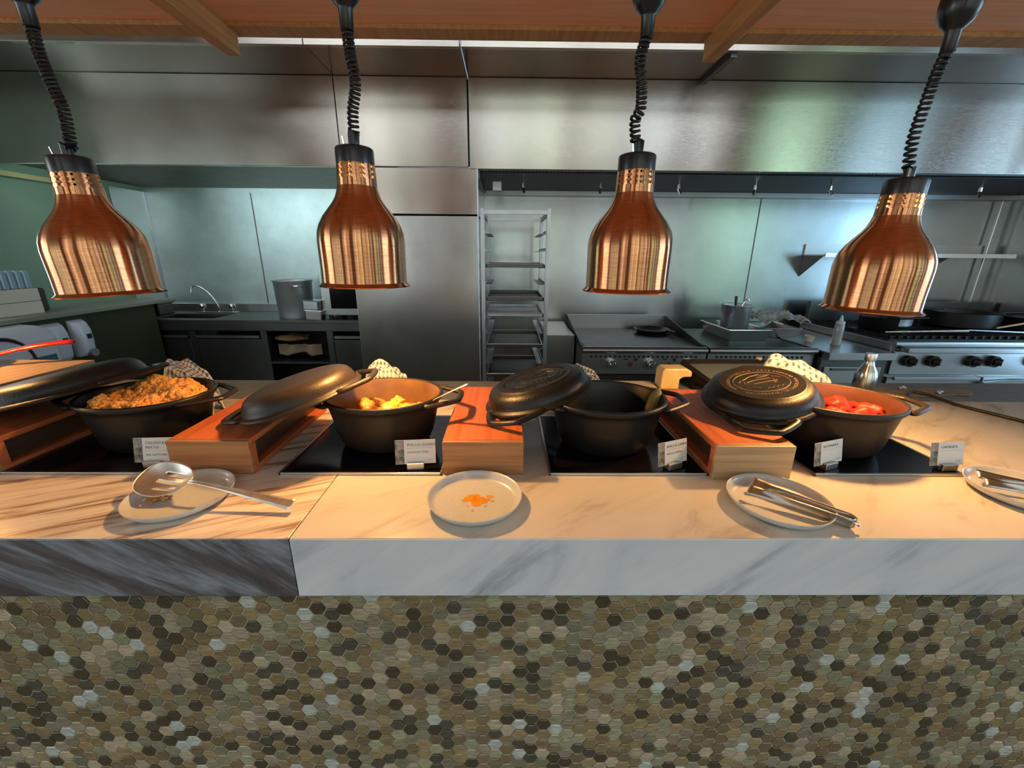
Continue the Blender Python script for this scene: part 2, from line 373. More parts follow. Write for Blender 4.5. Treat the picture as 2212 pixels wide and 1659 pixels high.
struct('trim_1', BX(((-3.699, 2.9, 1.985), (-3.66, 3.75, 2.02))), simple('pale_trim', (.5, .42, .2), .6))
struct('wall_left_low', BX(((-3.7, 2.1, 0), (-3.3, 3.96, 1.0))), GREEND)
led = MB(); led.box((-3.7, 2.1, 1.0), (-3.27, 4.2, 1.03)); solo('wall_ledge', led, simple('ledge_laminate', (.26, .26, .19), .45), 'long greenish ledge running along the green left wall', 'ledge', bevel=.004)
struct('wall_back_left', BX(((-3.8, 4.65, 0), (-1.1, 4.75, 3.4))), steel('teal_lit_steel_wall', (.66, .74, .74), .46, aniso=.2, wave=.05, stain=.12))  # reflected teal light put into the steel colour, roughened to catch more
cl = MB(); cl.box((-3.699, 4.25, .9), (-3.69, 4.65, 2.04)); solo('wall_cladding', cl, STEEL_D, 'narrow steel sheet cladding at the end of the green wall', 'cladding')
for k, (x, z0, z1) in enumerate(((-2.62, .92, 2.04), (-3.685, .92, 2.04))):
    struct('trim_%d' % (k+2), BX(((x-.004, 4.644, z0), (x+.004, 4.65, z1))) if k == 0 else BX(((x-.012, 4.625, z0), (x+.012, 4.65, z1))), STEEL_DK if k == 0 else ALU)
struct('wall_back_right', BX(((-.3, 4.2, 0), (4.8, 4.3, 3.4))), STEEL_D)
struct('trim_4', BX(((2.36, 4.195, .8), (2.367, 4.2, 1.98))), STEEL_DK)
struct('wall_right', BX(((4.7, 3.0, 0), (4.8, 4.3, 3.4)), ((4.7, 2.1, 0), (4.8, 3.0, .5)), ((4.7, 2.1, 2.3), (4.8, 3.0, 3.4))), STEEL_D)
struct('window_31', BX(((4.74, 2.1, .5), (4.78, 2.14, 2.3)), ((4.74, 2.96, .5), (4.78, 3.0, 2.3)), ((4.74, 2.1, 1.38), (4.78, 3.0, 1.42))), FRAMEM)
area('window_and_fill_light', (4.81, 2.55, 1.4), (0, radians(90), 0), 1.75, .86, (.40, .70, 1), 5.0)

# steel-clad pillar between the two kitchen bays
p = thing('steel_pillar', 'wide steel-clad pillar beside the tray rack', 'pillar', (-.68, 3.6, 0))
BX(((-1.14, 3.2, 0), (-.215, 4.62, 1.725))).build('lower_panel', STEEL_D, p, bevel=.003)
BX(((-1.14, 3.205, 1.735), (-.215, 4.62, 2.035))).build('upper_panel', STEEL, p, bevel=.003)
MB().tube([(-.213, 3.199, .5), (-.213, 3.199, 2.03)], .005, 6).build('corner_bead', ALU, p)

# extractor hood
h = thing('extractor_hood', 'long brushed-steel extractor hood above the kitchen line', 'extractor hood', (0, 3.2, 2.035))
for (x0, x1, z0) in ((-3.7, -1.15, 2.035), (-1.144, -.275, 2.04), (-.265, 4.7, 2.03)):
    BX(((x0, 3.2, z0), (x1, 3.235, 2.57))).build('front_panel', STEEL, h, bevel=.002)
for (x0, x1) in ((-3.7, -1.14), (-1.135, -.275), (-.265, 1.275), (1.285, 3.42), (3.425, 4.7)):
    BX(((x0, 2.78, 2.572), (x1, 3.3, 2.6))).build('soffit_panel', SOFF, h, bevel=.002)
for (x0, x1) in ((-3.7, -1.14), (-1.136, -.275), (-.265, 4.7)):
    BX(((x0, 2.77, 2.565), (x1, 2.8, 5.19))).build('fascia_panel', STEEL, h, bevel=.002)
BX(((-3.7, 3.236, 2.05), (4.7, 3.25, 2.57))).build('seam_light_block', DARK, h)  # unseen sheet added to block light coming through the panel seams
BX(((1.262, 2.80, 2.545), (1.298, 3.2, 2.575))).build('soffit_rail', STEEL_DK, h, bevel=.002)
BX(((-3.7, 3.25, 2.085), (-1.14, 4.65, 2.10))).build('left_underside', simple('dull_underside', (.13, .12, .08), .4, .8, var=.2), h)
BX(((-3.4, 3.251, 2.052), (-1.5, 3.272, 2.084))).build('fill_strip', simple('fill_strip_glow', (.75, .98, 1), .4, emit=1.5), h)  # hidden glowing strip added to brighten the left back wall
area('fill_strip_light', (-2.45, 3.28, 2.066), (radians(68), 0, 0), 1.9, .02, (.72, .98, 1), 60)  # area light of the added strip, aimed at the back wall
BX(((-.2, 3.30, 2.02), (4.7, 4.16, 2.06))).build('filter_bank', FILTER, h)
BX(((-.2, 4.12, 1.975), (4.7, 4.2, 2.02))).build('rear_lip', STEELX, h, bevel=.003)
g = MB(); g.box((-.2, 3.237, 2.026), (4.7, 3.30, 2.045)); g.build('grille_strip', STEEL_DK, h)
g = MB()
for i in range(190):
    x = -.19+i*.0257; g.box((x, 3.243, 2.023), (x+.012, 3.293, 2.03))
g.build('grille_slots', DARK, h)
MB().box((-.265, 3.24, 1.975), (-.2, 3.9, 2.06)).build('end_cheek', STEEL_DK, h)
for x in (.12, .72, 1.33, 1.93, 2.53, 3.13, 3.72):
    dx = random.uniform(-.02, .02)
    n = MB(); n.tube([(x, 3.55, 2.04), (x, 3.55, 1.995)], .009, 8); n.tube([(x, 3.55, 1.995), (x+.002, 3.55, 1.965)], .014, 8)
    n.tube([(x, 3.55, 1.965), (x+dx+.012, 3.54, 1.925)], .01, 8); n.build('spray_nozzle', CHROME, h, smooth=True)
MB().box((-.12, 3.5, 1.93), (-.05, 3.56, 2.0)).build('hood_lamp_box', ALU, h, bevel=.004)

# wooden canopy the heat lamps hang from
c = thing('wooden_canopy', 'orange wooden canopy overhead with beams beneath it', 'canopy', (0, .9, 2.25))
BX(((-2.6, -.4, 2.25), (2.6, 1.88, 2.29))).build('panel', CANOPY, c)
BX(((-2.6, 1.80, 2.235), (2.6, 1.885, 2.25))).build('edge_trim', BEAM, c, bevel=.002)
for x in (-1.055, .735): BX(((x, -.35, 2.17), (x+.05, 1.87, 2.25))).build('beam', BEAM, c, bevel=.003)

# ------------------------------------------------------------------ the serving counter
for (nm, x0, x1, mt, mf, lb) in (('l', -3.2, -.439, M_L, M_LF, 'brown-veined marble worktop slab under the spoon and its plate'), ('r', -.437, 3.2, M_R, M_RF, 'pale marble worktop slab under the sauce-stained plate')):
    t = thing('marble_worktop', lb, 'worktop', ((x0+x1)/2, 1.2, .775))
    BX(((x0, .712, .89), (x1, 1.55, CT))).build('top_slab', mt, t, bevel=.0015)
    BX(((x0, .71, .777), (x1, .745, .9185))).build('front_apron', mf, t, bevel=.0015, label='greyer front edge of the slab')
solo('rear_worktop', BX(((-3.2, 1.552, .86), (3.2, 1.81, CT-.002))), REAR, 'dark grey strip of worktop along the kitchen side', 'worktop', bevel=.003)
tb = thing('counter_base', 'counter front clad in olive and grey hexagon mosaic tiles', 'counter', (0, 1.2, 0))
BX(((-3.1, .765, 0), (3.1, 1.75, .775))).build('grouted_core', GROUT, tb)
def tiles():
    s = .0208; w = 1.5*s; hh = sqrt(3)*s; me = bpy.data.meshes.new('hex_tiles'); vs = []; fs = []; cols = []
    ri = s*.93; y0 = .765
    for i in range(-64, 65):
        for j in range(0, 23):
            cx = i*w+.004; cz = .775-(j+.35+(.5 if i % 2 else 0))*hh
            if cz < .0: continue
            n = len(vs); jit = random.uniform(-.0004, .0004); ang = random.uniform(-.03, .03); an2 = random.uniform(-.03, .03)
            for rr, yy in ((ri, y0), (ri, y0-.0022), (ri*.9, y0-.0034)):
                for k in range(6):
                    a = k*pi/3; px_, pz_ = cx+rr*cos(a), min(cz+rr*sin(a), .7765)
                    vs.append((px_, yy+jit+((px_-cx)*ang+(pz_-cz)*an2 if yy < y0 else 0), pz_))
            v = random.random(); q = random.random()
            base = (.145, .106, .050) if q < .5 else (.20, .165, .108) if q < .8 else (.16, .15, .088)
            if v < .22: col = [b_*.32 for b_ in base]
            elif v > .955: col = (.36, .38, .33)
            elif v > .80: col = [b_*1.7 for b_ in base]
            else:
                q_ = random.uniform(.8, 1.45); col = [b_*q_ for b_ in base]
            new = []
            for r_ in range(2):
                for k in range(6): new.append((n+r_*6+k, n+r_*6+(k+1) % 6, n+(r_+1)*6+(k+1) % 6, n+(r_+1)*6+k))
            new.append(tuple(n+12+k for k in range(6)))
            fs += new; cols += [(*col, random.random())]*len(new)
    me.from_pydata(vs, [], fs)
    ca = me.color_attributes.new('tile', 'FLOAT_COLOR', 'CORNER')
    for p_ in me.polygons:
        for li in p_.loop_indices: ca.data[li].color = cols[p_.index]
    m, nt, b = newmat('mosaic_glaze'); lk = nt.links.new
    at_ = nt.nodes.new('ShaderNodeAttribute'); at_.attribute_name = 'tile'
    tc = nt.nodes.new('ShaderNodeTexCoord'); vm = nt.nodes.new('ShaderNodeVectorMath'); vm.operation = 'MULTIPLY_ADD'
    lk(at_.outputs['Alpha'], vm.inputs[0]); vm.inputs[1].default_value = (9, 9, 9); lk(tc.outputs['Object'], vm.inputs[2])
    mp = nt.nodes.new('ShaderNodeMapping'); mp.inputs['Rotation'].default_value = (0, .5, 0); mp.inputs['Scale'].default_value = (40, 40, 260); lk(vm.outputs[0], mp.inputs[0])
    n = nt.nodes.new('ShaderNodeTexNoise'); n.inputs['Scale'].default_value = 1; n.inputs['Detail'].default_value = 3; lk(mp.outputs[0], n.inputs['Vector'])
    mr = nt.nodes.new('ShaderNodeMapRange'); mr.inputs['From Min'].default_value = .3; mr.inputs['From Max'].default_value = .7; mr.inputs['To Min'].default_value = .7; mr.inputs['To Max'].default_value = 1.35
    lk(n.outputs['Fac'], mr.inputs[0]); vs_ = nt.nodes.new('ShaderNodeVectorMath'); vs_.operation = 'SCALE'
    lk(at_.outputs['Color'], vs_.inputs[0]); lk(mr.outputs[0], vs_.inputs['Scale']); lk(vs_.outputs[0], b.inputs['Base Color'])
    b.inputs['Roughness'].default_value = .22; b.inputs['Coat Weight'].default_value = .3
    me.materials.append(m)
    o = bpy.data.objects.new('hex_tiles', me); C.objects.link(o); o.parent = tb; o.location = -Vector(tb.location)
tiles()

# ------------------------------------------------------------------ heat lamps
def shade_mesh(holes=True):
    """spun bell with three rows of real vent holes in the neck; z=0 is the rim"""
    b = L(); n = 48
    prof = [(.1150, .002), (.1165, .005), (.1120, .008), (.1075, .013), (.1072, .05), (.1080, .085), (.1085, .115), (.1065, .135), (.1010, .152), (.0900, .172), (.0760, .190), (.0640, .205), (.0560, .218), (.0510, .232), (.0480, .244)]
    b.lathe(prof, n)
    z0, z1, r0, r1 = .244, .296, .048, .0455
    cols, rows = 10, 3
    def P(u, v):
        a = 2*pi*u/cols; r = r0+(r1-r0)*v; return Vector((r*cos(a), r*sin(a), z0+(z1-z0)*v))
    vs = []; fs = []
    for i in range(cols):
        for j in range(5):
            u0, u1 = i, i+1; v0, v1 = [0, .3, .52, .74, .96][j], [.3, .52, .74, .96, 1][j]
            k0 = len(vs)
            if 1 <= j <= 3:
                bo = [P(u0, v0), P((u0+u1)/2, v0), P(u1, v0), P(u1, (v0+v1)/2), P(u1, v1), P((u0+u1)/2, v1), P(u0, v1), P(u0, (v0+v1)/2)]
                um = (u0+u1)/2; vmid = (v0+v1)/2; du = .0029/(2*pi*r0/cols); dv = .0029/(z1-z0)
                ho = [P(um+du*cos(a), vmid+dv*sin(a)) for a in [radians(-135+45*q) for q in range(8)]]
                vs += bo+ho
                for q in range(8): fs.append((k0+q, k0+(q+1) % 8, k0+8+(q+1) % 8, k0+8+q))
            else:
                vs += [P(u0, v0), P((u0+u1)/2, v0), P(u1, v0), P(u1, v1), P((u0+u1)/2, v1), P(u0, v1)]
                fs += [(k0, k0+1, k0+4, k0+5), (k0+1, k0+2, k0+3, k0+4)]
    b.add(vs, fs)
    return b
def heat_lamp(X, zr, on, cord, label, reel, tilt=0, power=1.0):
    t = thing('heat_lamp', label, 'heat lamp', (X, 1.15, zr), (0, tilt, radians(random.uniform(0, 25))), 'copper heat lamps over the buffet')
    sh = shade_mesh().build('lamp_shade', [COPPER], t, smooth=True, angle=50)
    import bmesh
    bm = bmesh.new(); bm.from_mesh(sh.data); bmesh.ops.remove_doubles(bm, verts=bm.verts, dist=.0002); bmesh.ops.recalc_face_normals(bm, faces=bm.faces); bm.to_mesh(bm_me := sh.data); bm.free()
    m = sh.modifiers.new('wall', 'SOLIDIFY'); m.thickness = .0008; m.offset = -1; m.material_offset = 1; sh.data.materials.append(COPPER_IN)
    b = L(); b.lathe([(0, .332), (.040, .332), (.0445, .329), (.0455, .325), (.0455, .294), (.043, .2925), (0, .2925)], 40); b.build('lamp_cap', BLACK_PL, t, smooth=True)
    b = L(); b.lathe([(0, .16), (.018, .165), (.033, .185), (.036, .205), (.028, .235), (.017, .26), (0, .26)][::-1], 24); b.build('bulb', BULB if on else BULB0, t, smooth=True)
    b = L(); b.lathe([(0, .2925), (.016, .2925), (.016, .262), (0, .262)], 16); b.build('bulb_socket', BLACK_PL, t)
    e_ = sh.modifiers.new('split', 'EDGE_SPLIT'); e_.split_angle = radians(35)
    # cord path in world coordinates, straight above the cap
    pts = smoothpath(cord, 10)
    base = Vector((X, 1.15, zr))
    st = L(); st.tube([Vector((0, 0, .33)), Vector((.001, 0, .36)), cord[0]-base], [.0125, .0135, .0145], 14)
    t.rotation_euler = (0, tilt, 0)
    st.build('cord_sleeve', BLACK_PL, t, smooth=True)
    w = L(); w.tube([Vector((-.016, -.02, .33)), Vector((-.019, -.022, .352))], .002, 6); w.build('switch_lever', CHROME, t)
    # coil
    Ls = [0]
    for i in range(1, len(pts)): Ls.append(Ls[-1]+(pts[i]-pts[i-1]).length)
    Lt = Ls[-1]; hp = []; turns = cord_turns; steps = int(turns*14)
    for s_ in range(steps+1):
        d = s_/steps; dist = Lt*(d**.92)
        i = 0
        while i < len(Ls)-2 and Ls[i+1] < dist: i += 1
        q = (dist-Ls[i])/max(1e-6, Ls[i+1]-Ls[i]); p0 = pts[i].lerp(pts[i+1], q); tg = (pts[i+1]-pts[i]).normalized()
        u = Vector((1, 0, 0)); u = (u-tg*u.dot(tg)).normalized(); v = tg.cross(u)
        a = 2*pi*turns*d; hp.append(p0-base+.0105*(cos(a)*u+sin(a)*v))
    b = L(); b.tube(hp, .0034, 6); b.build('coiled_cord', BLACK_RB, t, smooth=True)
    top = cord[-1]-base; zr_ = reel-base.z
    b = L(); b.lathe([(0, top.z-.005), (.0145, top.z-.004), (.0155, top.z+.035), (.018, top.z+.04), (.028, top.z+.05), (.0375, top.z+.068), (.040, top.z+.09), (.039, top.z+.12), (.03, top.z+.14), (.012, top.z+.15), (0, top.z+.15)], 32, c=(top.x, top.y, 0))
    b.build('cord_reel', BLACK_PL, t, smooth=True)
    b = L(); b.tube([(top.x, top.y, top.z+.15), (top.x, top.y, (2.17 if abs(X+1.058) < .01 else 2.25)-base.z)], .006, 8); b.build('ceiling_hook', BLACK_PL, t)
    if on:
        d = bpy.data.lights.new('bulb_light', 'POINT'); d.energy = LAMP_W*power; d.color = (1, .53, .17); d.shadow_soft_size = .022
        o = bpy.data.objects.new('bulb_light', d); C.objects.link(o); o.parent = t; o.location = (0, 0, .062)
    return t
LAMP_W = 26.0
def A(x, y): return at(x, y, Y=1.15)
cord_turns = 27
heat_lamp(-1.058, 1.355, False, [A(171, 320), A(158, 240), A(135, 180), A(110, 110), A(98, 55)], 'unlit copper heat lamp nearest the green wall', 2.1, radians(-3))
cord_turns = 22
heat_lamp(-.380, 1.383, True, [A(762, 286), A(759, 240), A(764, 180), A(752, 115), A(745, 62)], 'lit copper heat lamp over the chicken stew pot', 2.1, radians(.5))
cord_turns = 22
heat_lamp(.320, 1.374, False, [A(1373, 308), A(1372, 260), A(1384, 235), A(1386, 180), A(1383, 130), A(1397, 78)], 'unlit copper heat lamp in front of the griddle', 2.1)
cord_turns = 20
heat_lamp(.998, 1.326, True, [A(1951, 366), A(1960, 300), A(1992, 200), A(2010, 150), A(2028, 108)], 'lit copper heat lamp over the red sausage pot', 2.1, radians(2))
cord_turns = 20
heat_lamp(-1.745, 1.35, True, [Vector((-1.745, 1.15, 1.70)), Vector((-1.75, 1.15, 1.8)), Vector((-1.745, 1.15, 1.94))], 'copper heat lamp at the far end beyond the skillet', 2.1, power=.6)

# ------------------------------------------------------------------ induction hobs
for (x0, x1, lb) in ((-1.30, -.875, 'black glass hob under the pot of rice'), (-.589, -.168, 'black glass hob under the chicken stew pot'),
                     (.110, .527, 'black glass hob under the dark pot of maize rolls'), (.805, 1.205, 'black glass hob under the red sausage pot')):
    t = thing('induction_hob', lb, 'hob', ((x0+x1)/2, 1.16, CT), group='black induction hobs set along the counter')
    BX(((x0+.006, .968, CT), (x1-.006, 1.364, CT+.006))).build('glass_plate', GLASSBLACK, t)
    f = MB(); y0, y1 = .962, 1.37
    f.box((x0, y0, CT), (x1, y0+.006, CT+.007)); f.box((x0, y1-.006, CT), (x1, y1, CT+.007)); f.box((x0, y0, CT), (x0+.006, y1, CT+.007)); f.box((x1-.006, y0, CT), (x1, y1, CT+.007))
    f.build('steel_rim', STEELX, t, bevel=.001)

# ------------------------------------------------------------------ wooden riser boxes (hollow, open at the sides)
def riser(x0, x1, lb, front=BOXF, yf=.966):
    t = thing('wooden_riser', lb, 'riser', ((x0+x1)/2, 1.2, CT), group='hollow red wooden risers')
    y0, y1, z0, z1 = yf, yf+.46, CT, CT+.094; w = .016
    BX(((x0, y0+.012, z1-w), (x1, y1, z1))).build('top_board', BOXW, t, bevel=.003)
    BX(((x0, y0+.012, z0), (x1, y1, z0+w))).build('bottom_board', BOXW, t, bevel=.002)
    BX(((x0, y0, z0), (x1, y0+.014, z1-.001))).build('front_board', front, t, bevel=.003)
    BX(((x0, y1-.014, z0+w), (x1, y1, z1-w))).build('rear_board', BOXW, t)
    BX(((x0+.028, y0+.014, z0+w), (x1-.028, y1-.014, z1-w))).build('inner_shade_block', BOXIN, t)  # dark block stands in for the shade of the hollow inside
    for x in (x0, x1-.012):
        MB().box((x, y0+.012, z0+w), (x+.012, y0+.03, z1-w)).build('side_lipping', BOXW, t)
        MB().box((x, y1-.03, z0+w), (x+.012, y1-.014, z1-w)).build('side_lipping', BOXW, t)
riser(-1.50, -1.30, 'wooden riser nearest the red skillet, under the long black lid')
riser(-.862, -.655, 'wooden riser between the rice pot and the stew pot')
riser(-.165, .043, 'wooden riser in the middle with two lid handles\' shadows on it')
riser(.528, .730, 'wooden riser with pale oak front under the embossed lid', BOXFL, yf=.945)

# ------------------------------------------------------------------ cast-iron pots and lids
RX, RY = .172, .152
def handle(b, r0x, r0y, zc, ang, spread=36, out=.050, half=.040, rad=.0095, flat=.75, side=1):
    """flared loop handle in the rim plane"""
    def rim(a, k=1.0): return Vector((r0x*k*cos(a), r0y*k*sin(a), zc))
    a0, a1 = ang-radians(spread), ang+radians(spread)
    d = Vector((cos(ang), sin(ang), 0)); n = Vector((-sin(ang), cos(ang), 0)); tip = rim(ang)+d*out
    pts = smoothpath([rim(a0, .985), rim(a0, 1.03)+d*.006, tip-n*(half+.008)-d*.012, tip-n*half*.7, tip+n*half*.7, tip+n*(half+.008)-d*.012, rim(a1, 1.03)+d*.006, rim(a1, .985)], 5)
    b.tube(pts, rad, 10, flat=flat, up=(0, 0, 1))
def pot(cx, cy, lb, inside, rz=0, hang=(0, pi), ext=IRON):
    t = thing('cast_iron_pot', lb, 'cooking pot', (cx, cy, CT+.007), (0, 0, rz), 'black cast-iron pots on the hobs')
    b = L()
    b.lathe([(0, 0), (.098, 0), (.112, .004), (.122, .014), (.130, .032), (.140, .075), (.149, .118), (.153, .130), (.1575, .134), (.1625, .140), (.163, .148), (.161, .1515), (.156, .152), (.153, .149)], 64, sx=RX/.163, sy=RY/.163)
    b.build('body', ext, t, smooth=True, angle=60)
    b = L(); b.lathe([(.1535, .1495), (.148, .135), (.143, .118), (.134, .075), (.123, .034), (.112, .015), (.095, .010), (0, .009)], 64, sx=RX/.163, sy=RY/.163)
    b.build('inside_wall', inside, t, smooth=True, angle=60)
    for a in hang:
        b = L(); handle(b, RX, RY, .140, a); b.build('loop_handle', ext, t, smooth=True)
    return t
P1 = pot(-1.048, 1.165, 'black cast-iron pot filled with yellow rice', IRON, rz=radians(4))
P2 = pot(-.362, 1.168, 'cast-iron pot of orange chicken stew', IRON_IN_OIL_LIT, ext=IRON_LIT)
P3 = pot(.292, 1.150, 'darkest cast-iron pot holding leaf-wrapped maize rolls', IRON)
P4 = pot(.965, 1.145, 'cast-iron pot of red sausages under the lit lamp by the range', IRON_IN_RED, rz=radians(-5), ext=IRON_LIT)

def glyphs(txt, size, mat, parent, name, place, depth=.0004):
    """letters as one mesh; place(x) -> (position, direction, normal) along the line"""
    cu = bpy.data.curves.new('t', 'FONT'); out = L(); x = 0
    for ch in txt:
        if ch == ' ': x += size*.35; continue
        cu.body = ch; cu.size = size; cu.extrude = depth
        o = bpy.data.objects.new('t', cu); me = bpy.data.meshes.new_from_object(o)
        w = max([v.co.x for v in me.vertices] or [0]); M_ = place(x+w/2)
        out.add([M_ @ Vector((v.co.x-w/2, v.co.y, v.co.z)) for v in me.vertices], [tuple(p_.vertices) for p_ in me.polygons])
        x += w+size*.13
        bpy.data.objects.remove(o); bpy.data.meshes.remove(me)
    bpy.data.curves.remove(cu)
    return out.build(name, mat, parent), x
def lid(cx, cy, cz, rot, lb, mat=IRON, sx=1.0, sy=1.0, emb=True, lettering=None, hang=(0, pi)):
    t = thing('cast_iron_lid', lb, 'lid', (cx, cy, cz), rot, 'black cast-iron lids leaning on pots')
    b = L()
    top = [(0, .052), (.105, .0525), (.118, .051), (.130, .0475), (.141, .041), (.149, .030), (.153, .018), (.155, .010), (.159, .007), (.166, .005), (.168, .001), (.166, -.003), (.155, -.003), (.149, .002), (.145, .018), (.134, .034), (.11, .044), (0, .045)]
    if emb: top = [(0, .0510), (.113, .0510), (.1155, .0525), (.118, .0523), (.120, .0503), (.130, .0470)] + top[4:]
    b.lathe(top, 64, sx=sx, sy=sy*.97); b.build('dome', mat, t, smooth=True, angle=50)
    for a in hang:
        b = L(); handle(b, .160*sx, .160*sy, .004, a, spread=32, out=.046, half=.044, rad=.0098, flat=.75); b.build('loop_handle', mat, t, smooth=True)
    if emb:
        b = L(); b.tube([(.080*sx*cos(a), .064*sy*sin(a), .0512) for a in [2*pi*k/60 for k in range(60)]], .0012, 6, closed=True)
        rr = random.Random(3)
        for (x, y, l, a) in [(-.035, .018, .022, .5), (-.015, .03, .03, .2), (.012, .032, .025, -.2), (.035, .02, .02, -.6), (-.04, -.005, .014, 1.2), (-.03, -.02, .018, -.5), (.03, .0, .012, 1.3), (.024, -.012, .01, .4), (-.048, .008, .012, .8), (.0, .022, .03, .1), (-.03, .005, .06, .12), (-.02, -.006, .06, .08)]:
            b.tube(smoothpath([(x*1.25, y*1.25, .0511), (x*1.25+l*.5*cos(a), y*1.25+l*.5*sin(a)+rr.uniform(-.003, .003), .0514), (x*1.25+l*1.2*cos(a), y*1.25+l*1.2*sin(a), .0511)], 4), .0011, 5)
        sc = [(-.005+i*.007, -.044+(.004 if i % 2 else -.003)+i*.0009, .0513) for i in range(9)]
        b.tube(smoothpath(sc, 4), .0010, 5)
        for o_ in (b,): pass
        b.build('embossed_emblem', WORN_GLINT if lettering else mat, t, smooth=True)
        def ring(start, r1, r2, sgn):
            def pl(x):
                a = start+sgn*x/((r1+r2)/2); pos = Vector((r1*cos(a), r2*sin(a), .0509))
                th = a+sgn*pi/2
                return Matrix.Translation(pos) @ Matrix.Rotation(th, 4, 'Z')
            return pl
        glyphs('ANTIOQUIA ARTESANIA · ARTE POPULAR', .0125, WORN_GLINT if lettering else mat, t, 'embossed_lettering', ring(radians(200), .090*sx, .074*sy, -1), .0012)
        glyphs('· CALDERERIA · LA CANDELARIA', .0125, WORN_GLINT if lettering else mat, t, 'embossed_lettering', ring(radians(215), .100*sx, .084*sy, 1), .0012)
    return t
lid(-1.300, 1.17, 1.077, (0, radians(-13.0), radians(2)), 'long black lid leaning between the skillet and the rice pot', sx=1.5, sy=1.0, emb=False)
lid(-.577, 1.120, 1.080, (0, radians(-16), radians(5)), 'brownish lid leaning on the chicken stew pot', IRON_LIT, emb=False)
lid(.095, 1.215, 1.062, (0, radians(-16.5), radians(0)), 'black lid with faint emblem leaning on the middle riser', IRON, hang=(radians(238), radians(58)))
lid(.757, 1.175, 1.066, (radians(8), radians(-9), radians(0)), 'embossed black lid lying on the pale-fronted riser', IRON, sx=.96, sy=.96, lettering=True, hang=(radians(242), radians(62)))

# ------------------------------------------------------------------ food
def heap(name, cx, cy, z, rx, ry, hfun, grains, size, mat, parent=None, **kw):
    b = MB(); N = 40
    def h(x, y): return hfun(x, y)
    vs = [(cx, cy, z+h(0, 0))]; fs = []
    for j in range(1, 13):
        for k in range(N):
            a = 2*pi*k/N; r = j/12; vs.append((cx+rx*r*cos(a), cy+ry*r*sin(a), z+h(r*cos(a), r*sin(a))))
    for k in range(N): fs.append((0, 1+k, 1+(k+1) % N))
    for j in range(11):
        for k in range(N): fs.append((1+j*N+k, 1+(j+1)*N+k, 1+(j+1)*N+(k+1) % N, 1+j*N+(k+1) % N))
    b.add(vs, fs)
    for i in range(grains):
        a = random.uniform(0, 2*pi); r = sqrt(random.random())*.97; x, y = r*cos(a), r*sin(a)
        sz = size*random.uniform(.6, 1.5)
        b.blob((cx+rx*x, cy+ry*y, z+h(x, y)+sz*.3), (sz*1.3, sz*.8, sz*.8), seed=i, amp=.35, nu=6, nv=4, rot=Matrix.Rotation(random.uniform(0, pi), 3, 'Z') @ Matrix.Rotation(random.uniform(-.7, .7), 3, 'Y'))
    return b
def hr(x, y):
    hgt = .034+.030*noise.noise(Vector((x*2.4+4, y*2.4, 1)))+.012*noise.noise(Vector((x*6, y*6, 3)))
    hgt += .020*math.exp(-((x-.35)**2+(y-.25)**2)*3)+.022*math.exp(-((x+.25)**2+(y-.4)**2)*5) - .048*math.exp(-((x+.12)**2+(y+.1)**2)*9)
    return hgt-.02*max(0, (x*x+y*y)-.6)
rc = heap('rice', -1.046, 1.168, CT+.007+.100, .142, .128, hr, 2600, .0056, RICE)
solo('fried_rice', rc, RICE, 'heap of orange-brown fried rice in the leftmost pot', 'rice', kind=None, smooth=True) if False else tag(rc.build('fried_rice', RICE, None, smooth=True, angle=180), 'heap of crumbly orange-brown rice filling a black pot', 'rice', kind='stuff')
# stew
b = MB(); b.lathe([(0, CT+.085), (.134, CT+.085)], 40, c=(-.362, 1.168, 0), sx=1.03, sy=.92)
tag(b.build('stew_broth', BROTH), 'orange oily broth pooled in the chicken stew pot', 'broth')
def piece(name, x, y, z, r, seed, mat, label, cat, group, amp=.35, rz=0, ry=0):
    b = L(); b.blob((0, 0, 0), r, seed, amp, 32, 22, fr=1.6)
    for v in b.v: v *= 1+.06*noise.noise(v*130+Vector((seed, 0, 0)))+.05*noise.noise(v*60)
    o = b.build(name, mat, None, smooth=True, angle=180); o.location = (x, y, z); o.rotation_euler = (0, ry, rz)
    return tag(o, label, cat, group)
spots = [(-.385, 1.13, .036, 'chicken_piece', 'pale yellow chicken piece at the front of the stew'), (-.335, 1.11, .03, 'chicken_piece', 'small chicken piece against the front wall of the stew pot'),
         (-.30, 1.15, .034, 'potato_chunk', 'bright yellow potato chunk in the stew beside the spoon'), (-.352, 1.175, .036, 'potato_chunk', 'orange potato wedge in the middle of the stew'),
         (-.42, 1.17, .04, 'chicken_piece', 'dark browned chicken leg under the brownish lid'), (-.395, 1.21, .035, 'chicken_piece', 'chicken piece toward the rear left of the stew'),
         (-.34, 1.225, .03, 'potato_chunk', 'potato chunk at the rear of the stew pot'), (-.275, 1.19, .028, 'chicken_piece', 'shredded chicken piece by the stew pot right wall')]
for i, (x, y, r, nm, lb) in enumerate(spots):
    piece(nm, x, y, CT+.092+(.008 if i % 2 else .014), (r, r*.72, r*.62), i+3, POTATO if nm[0] == 'p' else CHICK, lb, 'food', 'pieces in the chicken stew', rz=i*1.3, ry=.3)
